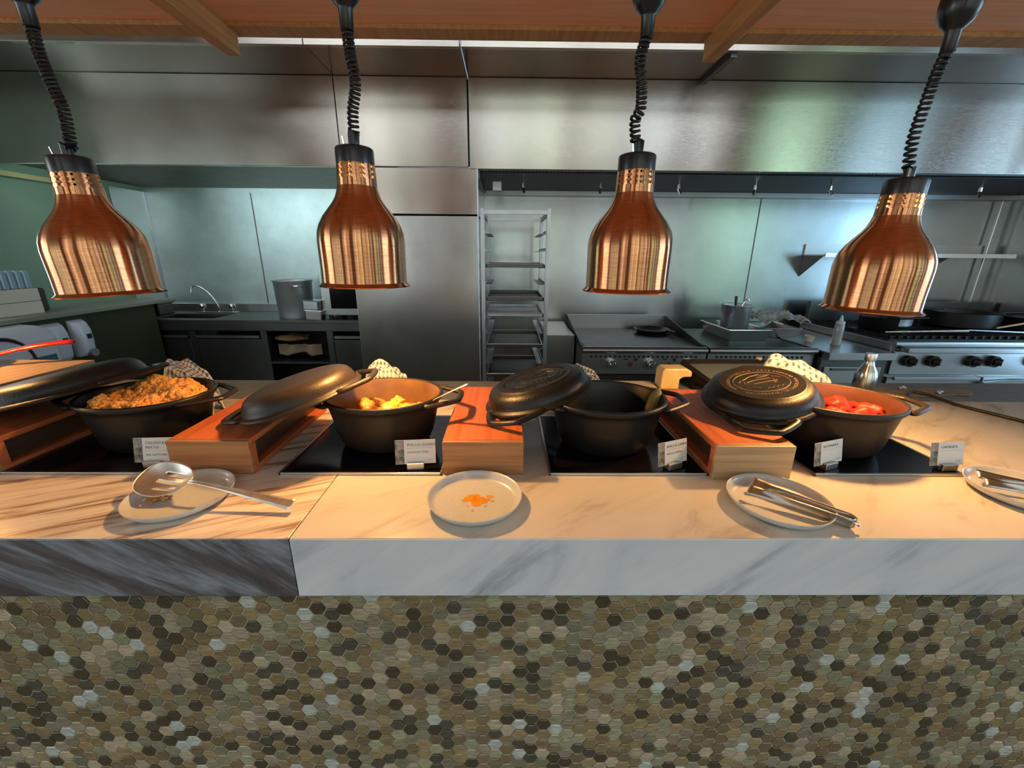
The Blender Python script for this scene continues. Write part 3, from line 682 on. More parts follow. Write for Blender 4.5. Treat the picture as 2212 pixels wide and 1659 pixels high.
# maize rolls wrapped in leaf
def leafroll(x, y, z, rz, ry, lb):
    t = thing('leaf_wrapped_roll', lb, 'maize roll', (x, y, z), (0, ry, rz), 'maize rolls in the darkest pot')
    b = L(); b.lathe([(0, -.062), (.012, -.058), (.020, -.04), (.023, 0), (.020, .04), (.012, .056), (.004, .066), (0, .066)], 14, sy=.75, c=(0, 0, 0)); b.build('leaf_wrap', LEAF, t, smooth=True)
    b = L(); b.blob((0, 0, -.05), (.012, .009, .015), 3, .3); b.build('dough_end', DOUGH, t, smooth=True)
leafroll(.435, 1.165, CT+.11, .2, .22, 'greenish leaf-wrapped roll standing against the pot side')
leafroll(.33, 1.13, CT+.055, .5, 1.45, 'leaf-wrapped roll lying in the bottom of the dark pot')
leafroll(.26, 1.17, CT+.055, 2.0, 1.5, 'leaf-wrapped roll beneath the emblem lid edge')
# red sausages
for i, (x, y, z, r, lb) in enumerate([(.880, 1.115, .115, .030, 'round red sausage nearest the embossed lid'), (.925, 1.075, .105, .034, 'plump red sausage at the front wall of the pot'), (.965, 1.13, .115, .034, 'red sausage in the centre of the pile'),
                                     (1.005, 1.085, .104, .032, 'red sausage beside the front rim, glossy and wrinkled'), (1.055, 1.115, .108, .030, 'rounded end of red sausage at the far right of the pile'), (.93, 1.19, .108, .034, 'red sausage behind the centre of the pile'),
                                     (1.01, 1.19, .10, .034, 'red sausage lying deep at the rear of the pot'), (.87, 1.18, .09, .034, 'red sausage half hidden under the embossed lid'), (1.065, 1.18, .085, .03, 'lowest red sausage by the right rear wall')]):
    piece('red_sausage', x-.008, y, CT+z+.014, (r*1.25, r*.9, r*.85), i+20, SAUS, lb, 'sausage', 'red sausages in the pot', amp=.22, rz=i*2.1, ry=.35*((i % 3)-1))

# ------------------------------------------------------------------ dish towels draped at the lids
def towel(cx, cy, cz, rx, ry, h, rz, seed, lb):
    b = L()
    def fn(u, v):
        x = (u-.5)*2; y = (v-.5)*2
        e = max(0, 1-(abs(x)**2.4)*.9-(abs(y)**2.2)*.9)
        z = h*min(1, e*1.6)**.5*(1-.42*max(0, (x+.35)/1.35)**1.2) + .012*noise.noise(Vector((x*2.2+seed, y*3.5, seed)))*2 + .004*sin(x*7+seed+y*5)
        return Vector((x*rx*(1+.18*noise.noise(Vector((y*2, seed, 1)))), y*ry*(1+.2*noise.noise(Vector((x*2, seed, 5)))), max(z, -.01)))
    b.grid(fn, 40, 32)
    o = b.build('dish_towel', CLOTH, None, smooth=True, solid=.003, angle=180); o.location = (cx, cy, cz); o.rotation_euler = (0, 0, rz)
    tag(o, lb, 'towel', 'checked dish towels over the lid handles')
towel(-1.13, 1.43, CT, .10, .055, .175, -.25, 1.0, 'black and white checked towel behind the rice pot')
towel(-.420, 1.42, CT, .085, .055, .18, .15, 2.0, 'checked towel bunched behind the brownish lid')
towel(.275, 1.42, CT, .08, .055, .165, -.5, 3.3, 'dark checked towel crumpled behind the faint-emblem lid')
towel(1.02, 1.405, CT, .145, .06, .205, -.16, 4.2, 'pale checked towel brightly lit beside the red sausage pot')

# ------------------------------------------------------------------ plates and cutlery
def plate(cx, cy, lb, r=.110, rx=0, ry=0, z=0):
    t = L(); t.lathe([(0, .006), (r*.82, .006), (r*.90, .009), (r*.955, .019), (r*.985, .0245), (r, .0245), (r*.998, .021), (r*.93, .010), (r*.80, .002), (r*.6, 0), (0, 0)], 64)
    o = t.build('serving_plate', PLATE, None, smooth=True, angle=60); o.location = (cx, cy, CT+z); o.rotation_euler = (rx, ry, 0)
    return tag(o, lb, 'plate', 'speckled grey stoneware plates')
plate(-.748, .846, 'grey stoneware plate under the slotted spoon', .106)
plate(-.073, .838, 'grey stoneware plate with an orange sauce stain', .108)
plate(.622, .826, 'grey stoneware plate holding tongs in front of the pale riser', .108)
plate(1.250, .868, 'grey stoneware plate at the frame edge under the second tongs', .110)
b = MB()
rr = random.Random(5)
def splat(b, cx, cy, z, r, seed):
    n = 26; vs = [(cx, cy, z+.0012)]
    for k in range(n):
        a = 2*pi*k/n; q = r*(1+.45*noise.noise(Vector((cos(a)*1.6, sin(a)*1.6, seed)))+.15*noise.noise(Vector((cos(a)*5, sin(a)*5, seed))))
        vs.append((cx+q*cos(a), cy+q*.8*sin(a), z))
    b.add(vs, [(0, 1+k, 1+(k+1) % n) for k in range(n)])
for (x, y, r, s_) in [(-.085, .877, .017, 1), (-.062, .868, .013, 2), (-.076, .858, .012, 3), (-.048, .885, .007, 4), (-.040, .866, .004, 6), (-.105, .868, .005, 7), (-.096, .845, .0025, 8), (-.083, .828, .003, 9), (-.055, .846, .003, 5)]:
    splat(b, x+.007, y-.030, CT+.0065, r*1.15, s_)
tag(b.build('sauce_stain', SAUCE, None, smooth=True), 'orange sauce smeared in the middle of the bare plate', 'sauce', kind='stuff')
b = MB()
for i in range(60):
    x, y = -.800+rr.gauss(0, .010), .838+rr.gauss(0, .009); b.blob((x, y, CT+.009+rr.random()*.006), (.004, .0025, .0025), i, .4, 6, 4)
tag(b.build('rice_crumbs', RICE_D, None), 'brown rice crumbs left beside the slotted spoon', 'crumbs', kind='stuff')

# slotted spoon
t = thing('slotted_spoon', 'slotted silver serving spoon resting on a grey plate', 'spoon', (-.792, .862, CT+.048), (radians(26), 0, radians(-13)))
b = L(); NU, NV = 24, 24
def bowl(x, y): return .020*((x/.072)**2+(y/.047)**2)-.020
vs = []; fs = []
for j in range(NV+1):
    for i in range(NU+1):
        u = (i/NU-.5)*2; v = (j/NV-.5)*2
        # square to egg-shaped disc
        X_ = u*sqrt(max(0, 1-v*v/2)); Y_ = v*sqrt(max(0, 1-u*u/2)); vs.append(Vector((X_*.072, Y_*.047*(1-.12*X_), 0)))
for v in vs: v.z = bowl(v.x, v.y)
for j in range(NV):
    for i in range(NU):
        c_ = (vs[j*(NU+1)+i]+vs[(j+1)*(NU+1)+i+1])/2
        if -.030 < c_.x < .040 and (abs(c_.y) < .0045 or .015 < abs(c_.y) < .0225 and -.02 < c_.x < .033): continue
        fs.append((j*(NU+1)+i, j*(NU+1)+i+1, (j+1)*(NU+1)+i+1, (j+1)*(NU+1)+i))
b.add(vs, fs); b.build('bowl', CUT, t, smooth=True, solid=.002, angle=180)
b = L(); hp = smoothpath([(.070, 0, .0), (.09, 0, .003), (.13, 0, -.001), (.21, 0, -.015), (.29, 0, -.028), (.325, 0, -.033)], 6)
ws = [.0045+.004*abs(k/len(hp)-.0) + (.008*max(0, (k/len(hp)-.45)/.55)**1.0) for k in range(len(hp))]
ws[-1] = .012
vs = []; fs = []
for p_, w_ in zip(hp, ws): vs += [p_+Vector((0, -w_, 0)), p_+Vector((0, -w_*.55, .0035)), p_+Vector((0, 0, .002)), p_+Vector((0, w_*.55, .0035)), p_+Vector((0, w_, 0)), p_+Vector((0, 0, -.003))]
for i in range(len(hp)-1):
    for k in range(6): fs.append((i*6+k, i*6+(k+1) % 6, (i+1)*6+(k+1) % 6, (i+1)*6+k))
fs += [tuple(range(6)), tuple(range((len(hp)-1)*6, len(hp)*6))]
b.add(vs, fs); b.build('handle', CUT, t, smooth=True, bevel=.0008, angle=50)

def tongs(tip, hinge, lb, zt=.027, open_=.022):
    tip = Vector(tip); hinge = Vector(hinge); d = hinge-tip; Ln = d.length; ang = atan2(d.y, d.x)
    t = thing('serving_tongs', lb, 'tongs', (tip.x, tip.y, CT+zt), (0, math.asin(max(-.4, min(.4, .012/Ln))), ang), 'steel serving tongs on the plates')
    for s_ in (-1, 1):
        b = L(); vs = []; fs = []; n = 26
        for i in range(n+1):
            u = i/n; x = Ln*u
            hw = .0125-.004*math.sin(min(1, u*4)*pi/2)+.003*u            # half height of the blade
            off = open_*(1-u*.45) if u < .94 else open_*.53*sqrt(max(0, 1-((u-.94)/.06)**2))+.0
            tw = 1-min(1, u*2.2)                                         # blades lie flat at the tip, stand up towards the bend
            for q in (-1, -.5, .5, 1):
                yy = s_*off+q*hw*sin(tw*1.1)*1.2; zz = .012+q*hw*cos(tw*1.1)+(.0035 if abs(q) < .9 and .15 < u < .9 else 0)*0
                bulge = (-.003 if abs(q) < .9 and .15 < u < .9 else 0)
                vs.append((x, yy+s_*bulge, zz))
        for i in range(n):
            for q in range(3): fs.append((i*4+q, i*4+q+1, (i+1)*4+q+1, (i+1)*4+q))
        b.add(vs, fs)
        arm = b.build('tong_arm', TONG, t, smooth=True, solid=.0015, angle=180)
        b = L()
        for k in range(6):
            q = -1+2*(k+.5)/6; y_ = s_*open_+q*.0125*sin(1.1)*1.2; z_ = .012+q*.0125*cos(1.1)
            b.tube([(0, y_, z_), (-.0035, y_, z_)], [.0022, .0006], 4)
        b.build('tong_teeth', CUT, arm)
    b = L(); b.tube([(Ln*.99, 0, .012), (Ln+.004, 0, .012), (Ln+.006, 0, .008)], .003, 8); b.build('hanging_lug', CHROME, t)
tongs((.580, .868, 0), (.730, .738, 0), 'steel tongs lying across the plate by the pale riser', .018)
tongs((1.175, .905, 0), (1.38, .79, 0), 'steel tongs on the plate at the frame edge', .018)

# spoon standing in the stew pot
t = thing('stew_spoon', 'coppery spoon leaning out of the chicken stew pot', 'spoon', (-.25, 1.12, CT+.10))
b = MB(); b.tube([(-.265, 1.115, 1.035), (-.20, 1.105, 1.080), (-.15, 1.095, 1.108), (-.108, 1.085, 1.130)], [.004, .0045, .0055, .007], 8, flat=.4, up=(0, 0, 1)); b.build('handle', CUT, t, smooth=True)
b = MB(); b.blob((-.28, 1.12, 1.027), (.03, .02, .009), 1, .05); b.build('bowl', CUT, t, smooth=True)

# ------------------------------------------------------------------ dish name cards in metal holders
def card(xl, xr, yl, yr, z0, z1, lean, title, sub, lb, pcol=True, price=None):
    cx, cy = (xl+xr)/2, (yl+yr)/2; rz = atan2(yr-yl, xr-xl); w = sqrt((xr-xl)**2+(yr-yl)**2); h = z1-z0
    t = thing('dish_name_card', lb, 'name card', (cx, cy, CT+.007), (0, 0, rz), 'white dish name cards')
    MR = Matrix.Translation((0, 0, .012)) @ Matrix.Rotation(radians(90-lean), 4, 'X')
    def bx(a, b_): return L().box(a, b_, MR)
    bx((-w/2, 0, -.0008), (w/2, h, 0)).build('card', CARD, t)
    bx((-w/2, .001, 0), (-w/2+w*.22, h-.001, .0003)).build('printed_picture', PIC, t)
    bx((-w/2+w*.15, h*.62, .0003), (-w/2+w*.21, h*.97, .0004)).build('picture_patch', PICP, t)
    y = h-.017
    for line in title:
        glyphs(line, .0095, INK, t, 'title_lettering', lambda x, y=y: MR @ Matrix.Translation((-w/2+w*.30+x, y, .0003)), .0001); y -= .012
    bx((-w/2+w*.28, y+.006, 0), (w/2-.006, y+.0066, .0002)).build('rule_line', INKL, t)
    if sub: glyphs(sub, .0068, INK, t, 'subtitle_lettering', lambda x, y=y: MR @ Matrix.Translation((-w/2+w*.30+x, y-.007, .0003)), .0001)
    if price: glyphs(price, .006, INKL, t, 'price_lettering', lambda x: MR @ Matrix.Translation((w/2-.022+x, .008, .0003)), .0001)
    b = L()
    b.box((-.022, -.012, 0), (.022, -.003, .018)); b.box((-.022, .006, 0), (.022, .012, .016)); b.box((-.022, -.004, 0), (.022, .007, .010))
    b.build('metal_holder', STEELX, t, bevel=.001)
card(-.978, -.880, .994, 1.000, .93, .995, 12, ['CALENTADO', 'MIXTO'], 'MIX LEFTOVER', 'name card reading CALENTADO MIXTO behind the slotted spoon')
card(-.292, -.188, .985, .995, .93, .995, 10, ['POLLO GUISADO'], 'CHICKEN STEW', 'name card reading POLLO GUISADO beside the middle riser', price='13.45')
card(.398, .488, .975, 1.012, .93, .993, 10, ['BOLLO LIMPIO'], 'BOLLO LIMPIO', 'name card reading BOLLO LIMPIO beside the pale riser', price='17.45')
card(.812, .912, .978, 1.012, .93, .993, 10, ['BUTIFARRA'], None, 'name card reading BUTIFARRA in front of the sausage pot', price='12.45')
card(1.128, 1.226, .985, .993, .93, .993, 12, ['CHORIZO'], None, 'name card reading CHORIZO at the hob corner beside the last plate', price='15.45')

# ------------------------------------------------------------------ left end of the counter: slab riser and red skillet
t = thing('raised_slab', 'pale wooden slab raised beside the leftmost lid', 'slab', (-1.95, 1.3, CT))
BX(((-2.5, .95, 1.078), (-1.462, 1.45, 1.10))).build('slab_top', SLAB, t, bevel=.003)
for (x, y) in ((-2.4, 1.02), (-1.66, 1.02), (-2.4, 1.38), (-1.66, 1.38)): MB().box((x-.03, y-.03, CT), (x+.03, y+.03, 1.078)).build('leg', BOXIN, t)
t = thing('red_skillet', 'red enamel skillet with a long red handle on the raised slab', 'skillet', (-1.80, 1.30, 1.10), (0, 0, radians(22)))
b = L(); b.lathe([(0, 0), (.085, 0), (.095, .006), (.108, .028), (.118, .045), (.121, .047)], 48); b.build('outer_body', RED, t, smooth=True, angle=60)
b = L(); b.lathe([(.121, .047), (.1175, .046), (.106, .028), (.093, .009), (0, .006)], 48); b.build('cream_inside', CREAM, t, smooth=True, angle=60)
b = L(); b.tube(smoothpath([(.112, 0, .036), (.15, 0, .045), (.21, 0, .058), (.28, 0, .068), (.335, 0, .070)], 5), [.011]*4+[.012]*6+[.0145]*7+[.0155]*3+[.009], 12, flat=.55, up=(0, 0, 1)); b.build('handle', RED, t, smooth=True)
for i, (x, y, r) in enumerate([(-1.765, 1.30, .032), (-1.81, 1.26, .035), (-1.83, 1.33, .034), (-1.775, 1.36, .03)]):
    piece('fried_chorizo', x, y, 1.135, (r*1.3, r*.9, r*.85), i+40, SAUS, ['chorizo piece nearest the skillet handle', 'chorizo piece toward the front of the red skillet', 'chorizo piece on the far side of the red skillet', 'chorizo piece at the rear of the red skillet'][i], 'food', 'chorizo in the red skillet', rz=i)

# ------------------------------------------------------------------ rear of the serving counter, kitchen side
b = MB(); b.lathe([(0, CT), (.037, CT), (.040, CT+.006), (.040, CT+.06), (.034, CT+.082), (.022, CT+.103), (.0175, CT+.118), (.0175, CT+.126), (0, CT+.126)], 40, c=(1.555, 1.72, 0))
t = thing('steel_bottle', 'brushed steel water bottle standing behind the sausage pot', 'bottle', (1.555, 1.72, CT))
b.build('body', steel('bottle_steel', (.6, .57, .54), .22, aniso=.6, wave=0), t, smooth=True)
b = MB(); b.lathe([(0, CT+.127), (.0195, CT+.127), (.0205, CT+.130), (.0205, CT+.152), (.019, CT+.157), (0, CT+.157)], 32, c=(1.555, 1.72, 0)); b.build('screw_cap', CUT, t, smooth=True)
# yellow block with a notch
b = MB(); zz = CT
for q in ([(.655, .0), (.735, .0), (.735, .045), (.752, .055), (.785, .055), (.785, .078), (.762, .092), (.668, .092), (.657, .078)],):
    f0 = [(x, 1.69, zz+z) for x, z in q]; f1 = [(x, 1.77, zz+z) for x, z in q]; n = len(q)
    b.add(f0+f1, [tuple(range(n)), tuple(range(2*n-1, n-1, -1))]+[(k, (k+1) % n, n+(k+1) % n, n+k) for k in range(n)])
solo('yellow_container', b, YEL, 'waxy yellow notched container behind the dark pot', 'container', bevel=.006)
# black framed tilting glass panel (contact grill lid)
t = thing('grill_press', 'black-framed glass-topped press standing open behind the risers', 'kitchen appliance', (1.05, 1.75, CT))
def bar(b, p, q, w=.014): b.tube([p, q], w, 4)
FL, BL, BR, FR = Vector((.855, 1.60, .955)), Vector((.775, 1.78, 1.018)), Vector((1.225, 1.78, 1.020)), Vector((1.32, 1.60, .955))
b = MB()
for p_, q_ in ((FL, BL), (BL, BR), (BR, FR), (FR, FL)): bar(b, p_, q_)
b.build('frame', SMOKE, t)
b = MB(); b.hexa([FL-Vector((0, 0, .004)), FR-Vector((0, 0, .004)), BR-Vector((0, 0, .004)), BL-Vector((0, 0, .004)), FL, FR, BR, BL]); b.build('glass_panel', SHEENGLASS, t)
BX(((.80, 1.60, CT), (1.28, 1.78, CT+.022))).build('base', SMOKE, t, bevel=.004)
b = MB(); b.hexa([Vector((.845, 1.598, CT)), Vector((.86, 1.598, CT)), Vector((.795, 1.785, CT)), Vector((.78, 1.785, CT)), FL, FL+Vector((.012, 0, 0)), BL+Vector((.012, 0, 0)), BL]); b.build('side_arm', SMOKE, t)
b = MB(); b.lathe([(0, 0), (.014, 0), (.014, .045), (.011, .056), (0, .058)], 16, c=(1.118, 1.79, .985)); b.build('lifting_knob', TAN, t, smooth=True)
b = MB(); b.tube(smoothpath([(.86, 1.57, .925), (.88, 1.62, .965), (.94, 1.66, .985), (1.05, 1.70, .992), (1.14, 1.72, .99)], 6), .004, 6)
tag(b.build('grill_cable', BLACK_RB, None, smooth=True), 'black cable looping over the grill press', 'cable')
b = MB(); b.tube([(.915, 1.545, CT+.025), (1.06, 1.545, CT+.025)], .021, 20, flat=1)
solo('wooden_roller', b, TAN, 'short pale wooden roller lying before the grill press', 'roller', smooth=True)
b = MB(); n = 26; pr = []
for k in range(n):
    a = 2*pi*k/n; pr.append((1.74+.24*cos(a)*(1+.2*noise.noise(Vector((cos(a)*2, sin(a)*2, 9)))), 1.665+.055*sin(a)*(1+.5*noise.noise(Vector((cos(a)*3, sin(a)*3, 2))))))
b.add([(x, y, CT) for x, y in pr]+[(x, y, CT+.006) for x, y in pr], [tuple(range(n-1, -1, -1)), tuple(range(n, 2*n))]+[(k, (k+1) % n, n+(k+1) % n, n+k) for k in range(n)])
solo('torn_cardboard', b, BOARD, 'torn brown cardboard sheet beside the steel bottle', 'cardboard')
for i, (x, y) in enumerate(((1.70, 1.69), (1.80, 1.63))):
    b = MB(); b.blob((x, y, CT+.014), (.014, .010, .008), i, .6)
    solo('foil_scrap', b, ALU, ['crumpled foil scrap on the cardboard nearer the bottle', 'crumpled foil scrap on the cardboard nearer the cable'][i], 'foil', 'foil scraps on the cardboard')
b = MB(); b.tube(smoothpath([(1.60, 1.55, CT+.006), (1.68, 1.63, CT+.013), (1.72, 1.60, CT+.013), (1.74, 1.50, CT+.006), (1.775, 1.40, CT+.006), (1.80, 1.325, CT+.006), (1.80, 1.22, CT+.006), (1.84, 1.1, CT+.006), (1.95, .98, CT+.006)], 8), .006, 8)
tag(b.build('power_cable', BLACK_RB, None, smooth=True), 'black power cable snaking over the marble right of the sausage pot', 'cable')
BX()
solo('chopping_board', BX(((.42, 1.64, CT), (.64, 1.78, CT+.012))), simple('pale_board', (.55, .48, .38), .6), 'pale board lying beside the yellow block', 'board', bevel=.003)

# ------------------------------------------------------------------ left kitchen bay
t = thing('sink_counter', 'dark stainless counter with sink and cabinets in the left bay', 'counter', (-2.4, 4.3, 0))
b = MB()
x0, x1 = -3.69, -1.15
for a, c_ in (((x0, 3.98, .82), (-3.45, 4.64, .85)), ((-2.85, 3.98, .82), (x1, 4.64, .85)), ((-3.45, 3.98, .82), (-2.85, 4.08, .85)), ((-3.45, 4.38, .82), (-2.85, 4.64, .85))): b.box(a, c_)
b.build('worktop', STEEL_DK, t, bevel=.003)
BX(((x0, 3.985, .745), (x1, 4.02, .819))).build('apron', STEEL_DK, t, bevel=.004)
BX(((x0, 4.61, .85), (x1, 4.645, .93))).build('upstand', STEELX, t, bevel=.003)
b = MB(); b.box((-3.45, 4.08, .64), (-2.85, 4.38, .65)); b.box((-3.46, 4.08, .64), (-3.45, 4.38, .82)); b.box((-2.85, 4.08, .64), (-2.84, 4.38, .82)); b.box((-3.45, 4.07, .64), (-2.85, 4.08, .82)); b.box((-3.45, 4.38, .64), (-2.85, 4.39, .82)); b.build('sink_basin', STEEL_DK, t)
BX(((x0, 4.3, .08), (x1, 4.6, .745))).build('carcass', DARK, t)
for (a, c_, ) in ((-3.66, -3.06), (-3.00, -2.38), (-1.68, -1.16)):
    d = BX(((a, 4.0, .1), (c_, 4.03, .66))).build('door', STEEL_DK, t, bevel=.004)
    MB().box((a+.01, 3.985, .675), (c_-.01, 4.015, .70)).build('handle', STEELX, d)
for a in (-3.69, -3.06, -2.38, -1.745): BX(((a, 4.0, .08), (a+.06, 4.3, .745))).build('stile', STEEL_DK, t)
BX(((-2.32, 4.0, .42), (-1.745, 4.3, .44))).build('shelf', STEEL_DK, t)
b = MB(); b.blob((-2.14, 4.12, .66), (.15, .10, .035), 4, .4)
solo('bread_loaf', b, simple('crust', (.30, .17, .08), .7), 'pale brown bread loaf in the open cubby', 'bread', smooth=True)
b = L()
def rag(u, v): return Vector(((u-.5)*.42, -.02+.02*sin(u*14), .10*(1-v)-.02*sin(u*9)*v+.015*noise.noise(Vector((u*5, v*5, 1)))))
b.grid(rag, 24, 8); o = b.build('cleaning_rag', simple('rag', (.34, .25, .16), .9), None, smooth=True, solid=.004); o.location = (-2.06, 4.1, .50); tag(o, 'pale rag hanging in the open cubby', 'rag')
b = MB(); b.lathe([(0, .44), (.08, .44), (.12, .47), (.125, .475), (.11, .47), (0, .45)], 24, c=(-2.0, 4.15, -.2))
solo('stored_bowl', b, simple('bowl_red', (.2, .05, .03), .4), 'reddish bowl on the lowest shelf of the cubby', 'bowl', smooth=True)
f = thing('sink_tap', 'gooseneck tap with two handles over the left sink', 'tap', (-3.10, 4.47, .85))
b = MB(); b.tube(smoothpath([(-3.06, 4.48, .85), (-3.06, 4.48, .93), (-3.12, 4.47, 1.05), (-3.20, 4.45, 1.125), (-3.26, 4.44, 1.12), (-3.275, 4.43, 1.06)], 8), .009, 10); b.build('spout', CHROME, f, smooth=True)
for x in (-3.21, -2.90):
    b = MB(); b.lathe([(0, .85), (.012, .85), (.012, .89), (.03, .90), (.034, .925), (.028, .945), (0, .95)], 16, c=(x, 4.46, 0)); b.build('tap_handle', CHROME, f, smooth=True)
BX(((-3.25, 4.44, .85), (-2.86, 4.50, .865))).build('tap_base', CHROME, f, bevel=.005)
p = thing('stockpot', 'tall dull aluminium stockpot on the left counter', 'stockpot', (-2.11, 4.22, .85))
b = MB(); b.lathe([(0, .85), (.150, .85), (.160, .865), (.172, 1.19), (.182, 1.20), (.182, 1.21), (.170, 1.205), (.157, .87), (0, .865)], 48, c=(-2.11, 4.22, 0)); b.build('body', POTSTEEL, p, smooth=True, angle=50)
b = MB(); b.tube(smoothpath([(-2.03, 4.06, 1.13), (-2.02, 4.02, 1.16), (-1.97, 4.03, 1.165), (-1.95, 4.08, 1.16), (-1.955, 4.10, 1.14)], 5), .007, 8); b.build('loop_handle', CHROME, p, smooth=True)
for i, (x, z, r_) in enumerate(((-1.855, .85, 4), (-1.862, .945, -6))):
    t = thing('steel_insert_pan', ['lower square steel pan leaning by the stockpot', 'upper square steel pan leaning by the stockpot'][i], 'insert pan', (x, 4.06, z), (0, radians(3), radians(r_)), 'stacked steel insert pans')
    L().box((-.075, -.06, 0), (.075, .06, .088)).build('pan_body', STEELX, t, bevel=.008)
    L().box((-.082, -.066, .086), (.082, .066, .092)).build('pan_rim', CHROME, t, bevel=.002)
t = thing('microwave_oven', 'stainless microwave oven half hidden by the steel pillar', 'microwave', (-1.45, 4.3, .88))
BX(((-1.78, 4.06, .89), (-1.16, 4.48, 1.26))).build('casing', STEELX, t, bevel=.006)
BX(((-1.69, 4.05, .955), (-1.28, 4.062, 1.21))).build('door_window', GLASSBLACK, t)
for (x, y) in ((-1.72, 4.1), (-1.22, 4.1), (-1.72, 4.44), (-1.22, 4.44)): MB().box((x-.015, y-.015, .85), (x+.015, y+.015, .89)).build('foot', BLACK_PL, t)
t = thing('steel_container', 'dark lidded steel container left of the sink tap', 'container', (-3.57, 4.30, .85))
BX(((-3.66, 4.22, .85), (-3.48, 4.42, .96))).build('container_body', STEEL_DK, t, bevel=.01); BX(((-3.67, 4.21, .96), (-3.47, 4.43, .975))).build('container_lid', STEEL_DK, t, bevel=.003)

# things on the green wall
t = thing('towel_dispenser', 'big white towel dispenser with a blue window on the green wall', 'towel dispenser', (-3.29, 2.75, .62))
prof = [(-3.299, .66), (-3.08, .66), (-3.07, .68), (-3.07, .90), (-3.10, .955), (-3.16, .985), (-3.299, .995)]; n = len(prof)
b = MB(); b.add([(x, 2.30, z) for x, z in prof]+[(x, 2.84, z) for x, z in prof], [tuple(range(n)), tuple(range(2*n-1, n-1, -1))]+[(k, (k+1) % n, n+(k+1) % n, n+k) for k in range(n)]); b.build('housing', WHITEP, t, bevel=.02)
BX(((-3.072, 2.50, .735), (-3.066, 2.80, .80))).build('window', BLUEGL, t, bevel=.004)
BX(((-3.072, 2.45, .69), (-3.066, 2.80, .705))).build('paper_slot', BLUEGL, t)
b = MB(); b.tube([(-3.074, 2.50+.17*cos(a), .78+.17*sin(a)) for a in [radians(k*12) for k in range(0, 14)]], .012, 8); b.build('dark_arch', simple('maroon', (.03, .008, .012), .3), t, smooth=True)
for i, (y, lb, w) in enumerate(((3.02, 'white soap dispenser next to the towel dispenser', .13), (3.20, 'white rounded soap dispenser farthest along the green wall', .12))):
    t = thing('soap_dispenser', lb, 'soap dispenser', (-3.3, y, .68), group='white soap dispensers on the green wall')
    b = MB(); N = 14
    vs = []; fs = []
    pr = [(.0, .0), (.045, .0), (.075, .03), (.085, .12), (.08, .20), (.055, .255), (.0, .275)]
    for (dx, z) in pr:
        for k in range(9):
            q = (k/8-.5)*2; vs.append((-3.299+dx*(1-.55*q**4), y+q*w/2, .69+z))
    for j in range(len(pr)-1):
        for k in range(8): fs.append((j*9+k, j*9+k+1, (j+1)*9+k+1, (j+1)*9+k))
    fs += [tuple([j*9 for j in range(len(pr))]), tuple([j*9+8 for j in range(len(pr))][::-1])]
    b.add(vs, fs); b.build('dispenser_body', WHITEP, t, smooth=True, bevel=.004)
    if i: MB().add([(-3.213, y-.018, .865), (-3.213, y+.018, .865), (-3.213, y, .825), (-3.216, y-.018, .865), (-3.216, y+.018, .865), (-3.216, y, .825)], [(0, 1, 2), (3, 5, 4), (0, 3, 4, 1), (1, 4, 5, 2), (2, 5, 3, 0)])
    bb = MB(); bb.box((-3.218, y-.016, .825), (-3.208, y+.016, .86)); bb.build('badge', simple('badge_navy', (.03, .03, .06), .4), t)
    if i: bb = MB(); bb.tube([(-3.235, y, .715), (-3.20, y, .715)], .03, 20); bb.build('push_button', simple('grey_plastic', (.25, .25, .28), .4), t, smooth=True)
for i, (y0, z0, w) in enumerate(((2.80, 1.03, .32), (2.82, 1.12, .30), )):
    t = BX(((-3.56, y0, z0), (-3.40, y0+w, z0+.088))); solo('white_carton', t, WHITEB, ['lower white carton stacked on the green ledge', 'upper white carton stacked on the green ledge'][i], 'carton', 'cartons on the ledge', bevel=.006)
t = thing('glass_tray', 'clear ribbed plastic tray on top of the cartons', 'tray', (-3.48, 2.95, 1.208))
b = MB()
for i in range(6):
    for j in range(2): b.box((-3.555+j*.075, 2.83+i*.047, 1.209), (-3.49+j*.075, 2.87+i*.047, 1.33))
b.build('plastic_cells', simple('frosted_plastic', (.45, .6, .66), .2, trans=.3), t, bevel=.008)
t = BX(((-3.60, 3.16, 1.03), (-3.50, 3.26, 1.20))); solo('brown_jar', t, simple('jar', (.06, .05, .03), .4), 'dark jar beside the cartons on the ledge', 'jar', bevel=.015)

# ------------------------------------------------------------------ tray rack
t = thing('tray_rack', 'tall aluminium rolling rack for sheet trays', 'tray rack', (.055, 3.3, 0))
for x in (-.17, .275):
    for y in (3.0, 3.62): BX(((x-.013, y-.013, .1), (x+.013, y+.013, 1.76))).build('post', ALU, t, bevel=.002)
for y in (3.0, 3.62):
    for z in (1.735, .12): BX(((-.157, y-.01, z-.012), (.262, y+.01, z+.012))).build('cross_bar', ALU, t)
for x in (-.17, .275): BX(((x-.01, 3.013, 1.72), (x+.01, 3.607, 1.745))).build('side_bar', ALU, t)
zs = [1.60-.155*k*.73 for k in range(13)]
for z in zs:
    for x, s_ in ((-.157, 1), (.262, -1)):
        b = MB(); b.box((min(x, x+s_*.045), 2.99, z), (max(x, x+s_*.045), 3.62, z+.003)); b.box((min(x, x+s_*.003), 2.99, z), (max(x, x+s_*.003), 3.62, z+.022)); b.build('runner', ALU, t)
for (x, y) in ((-.17, 3.0), (.275, 3.0), (-.17, 3.62), (.275, 3.62)):
    b = MB(); b.tube([(x-.012, y, .05), (x+.012, y, .05)], .048, 16); b.build('castor', BLACK_PL, t)
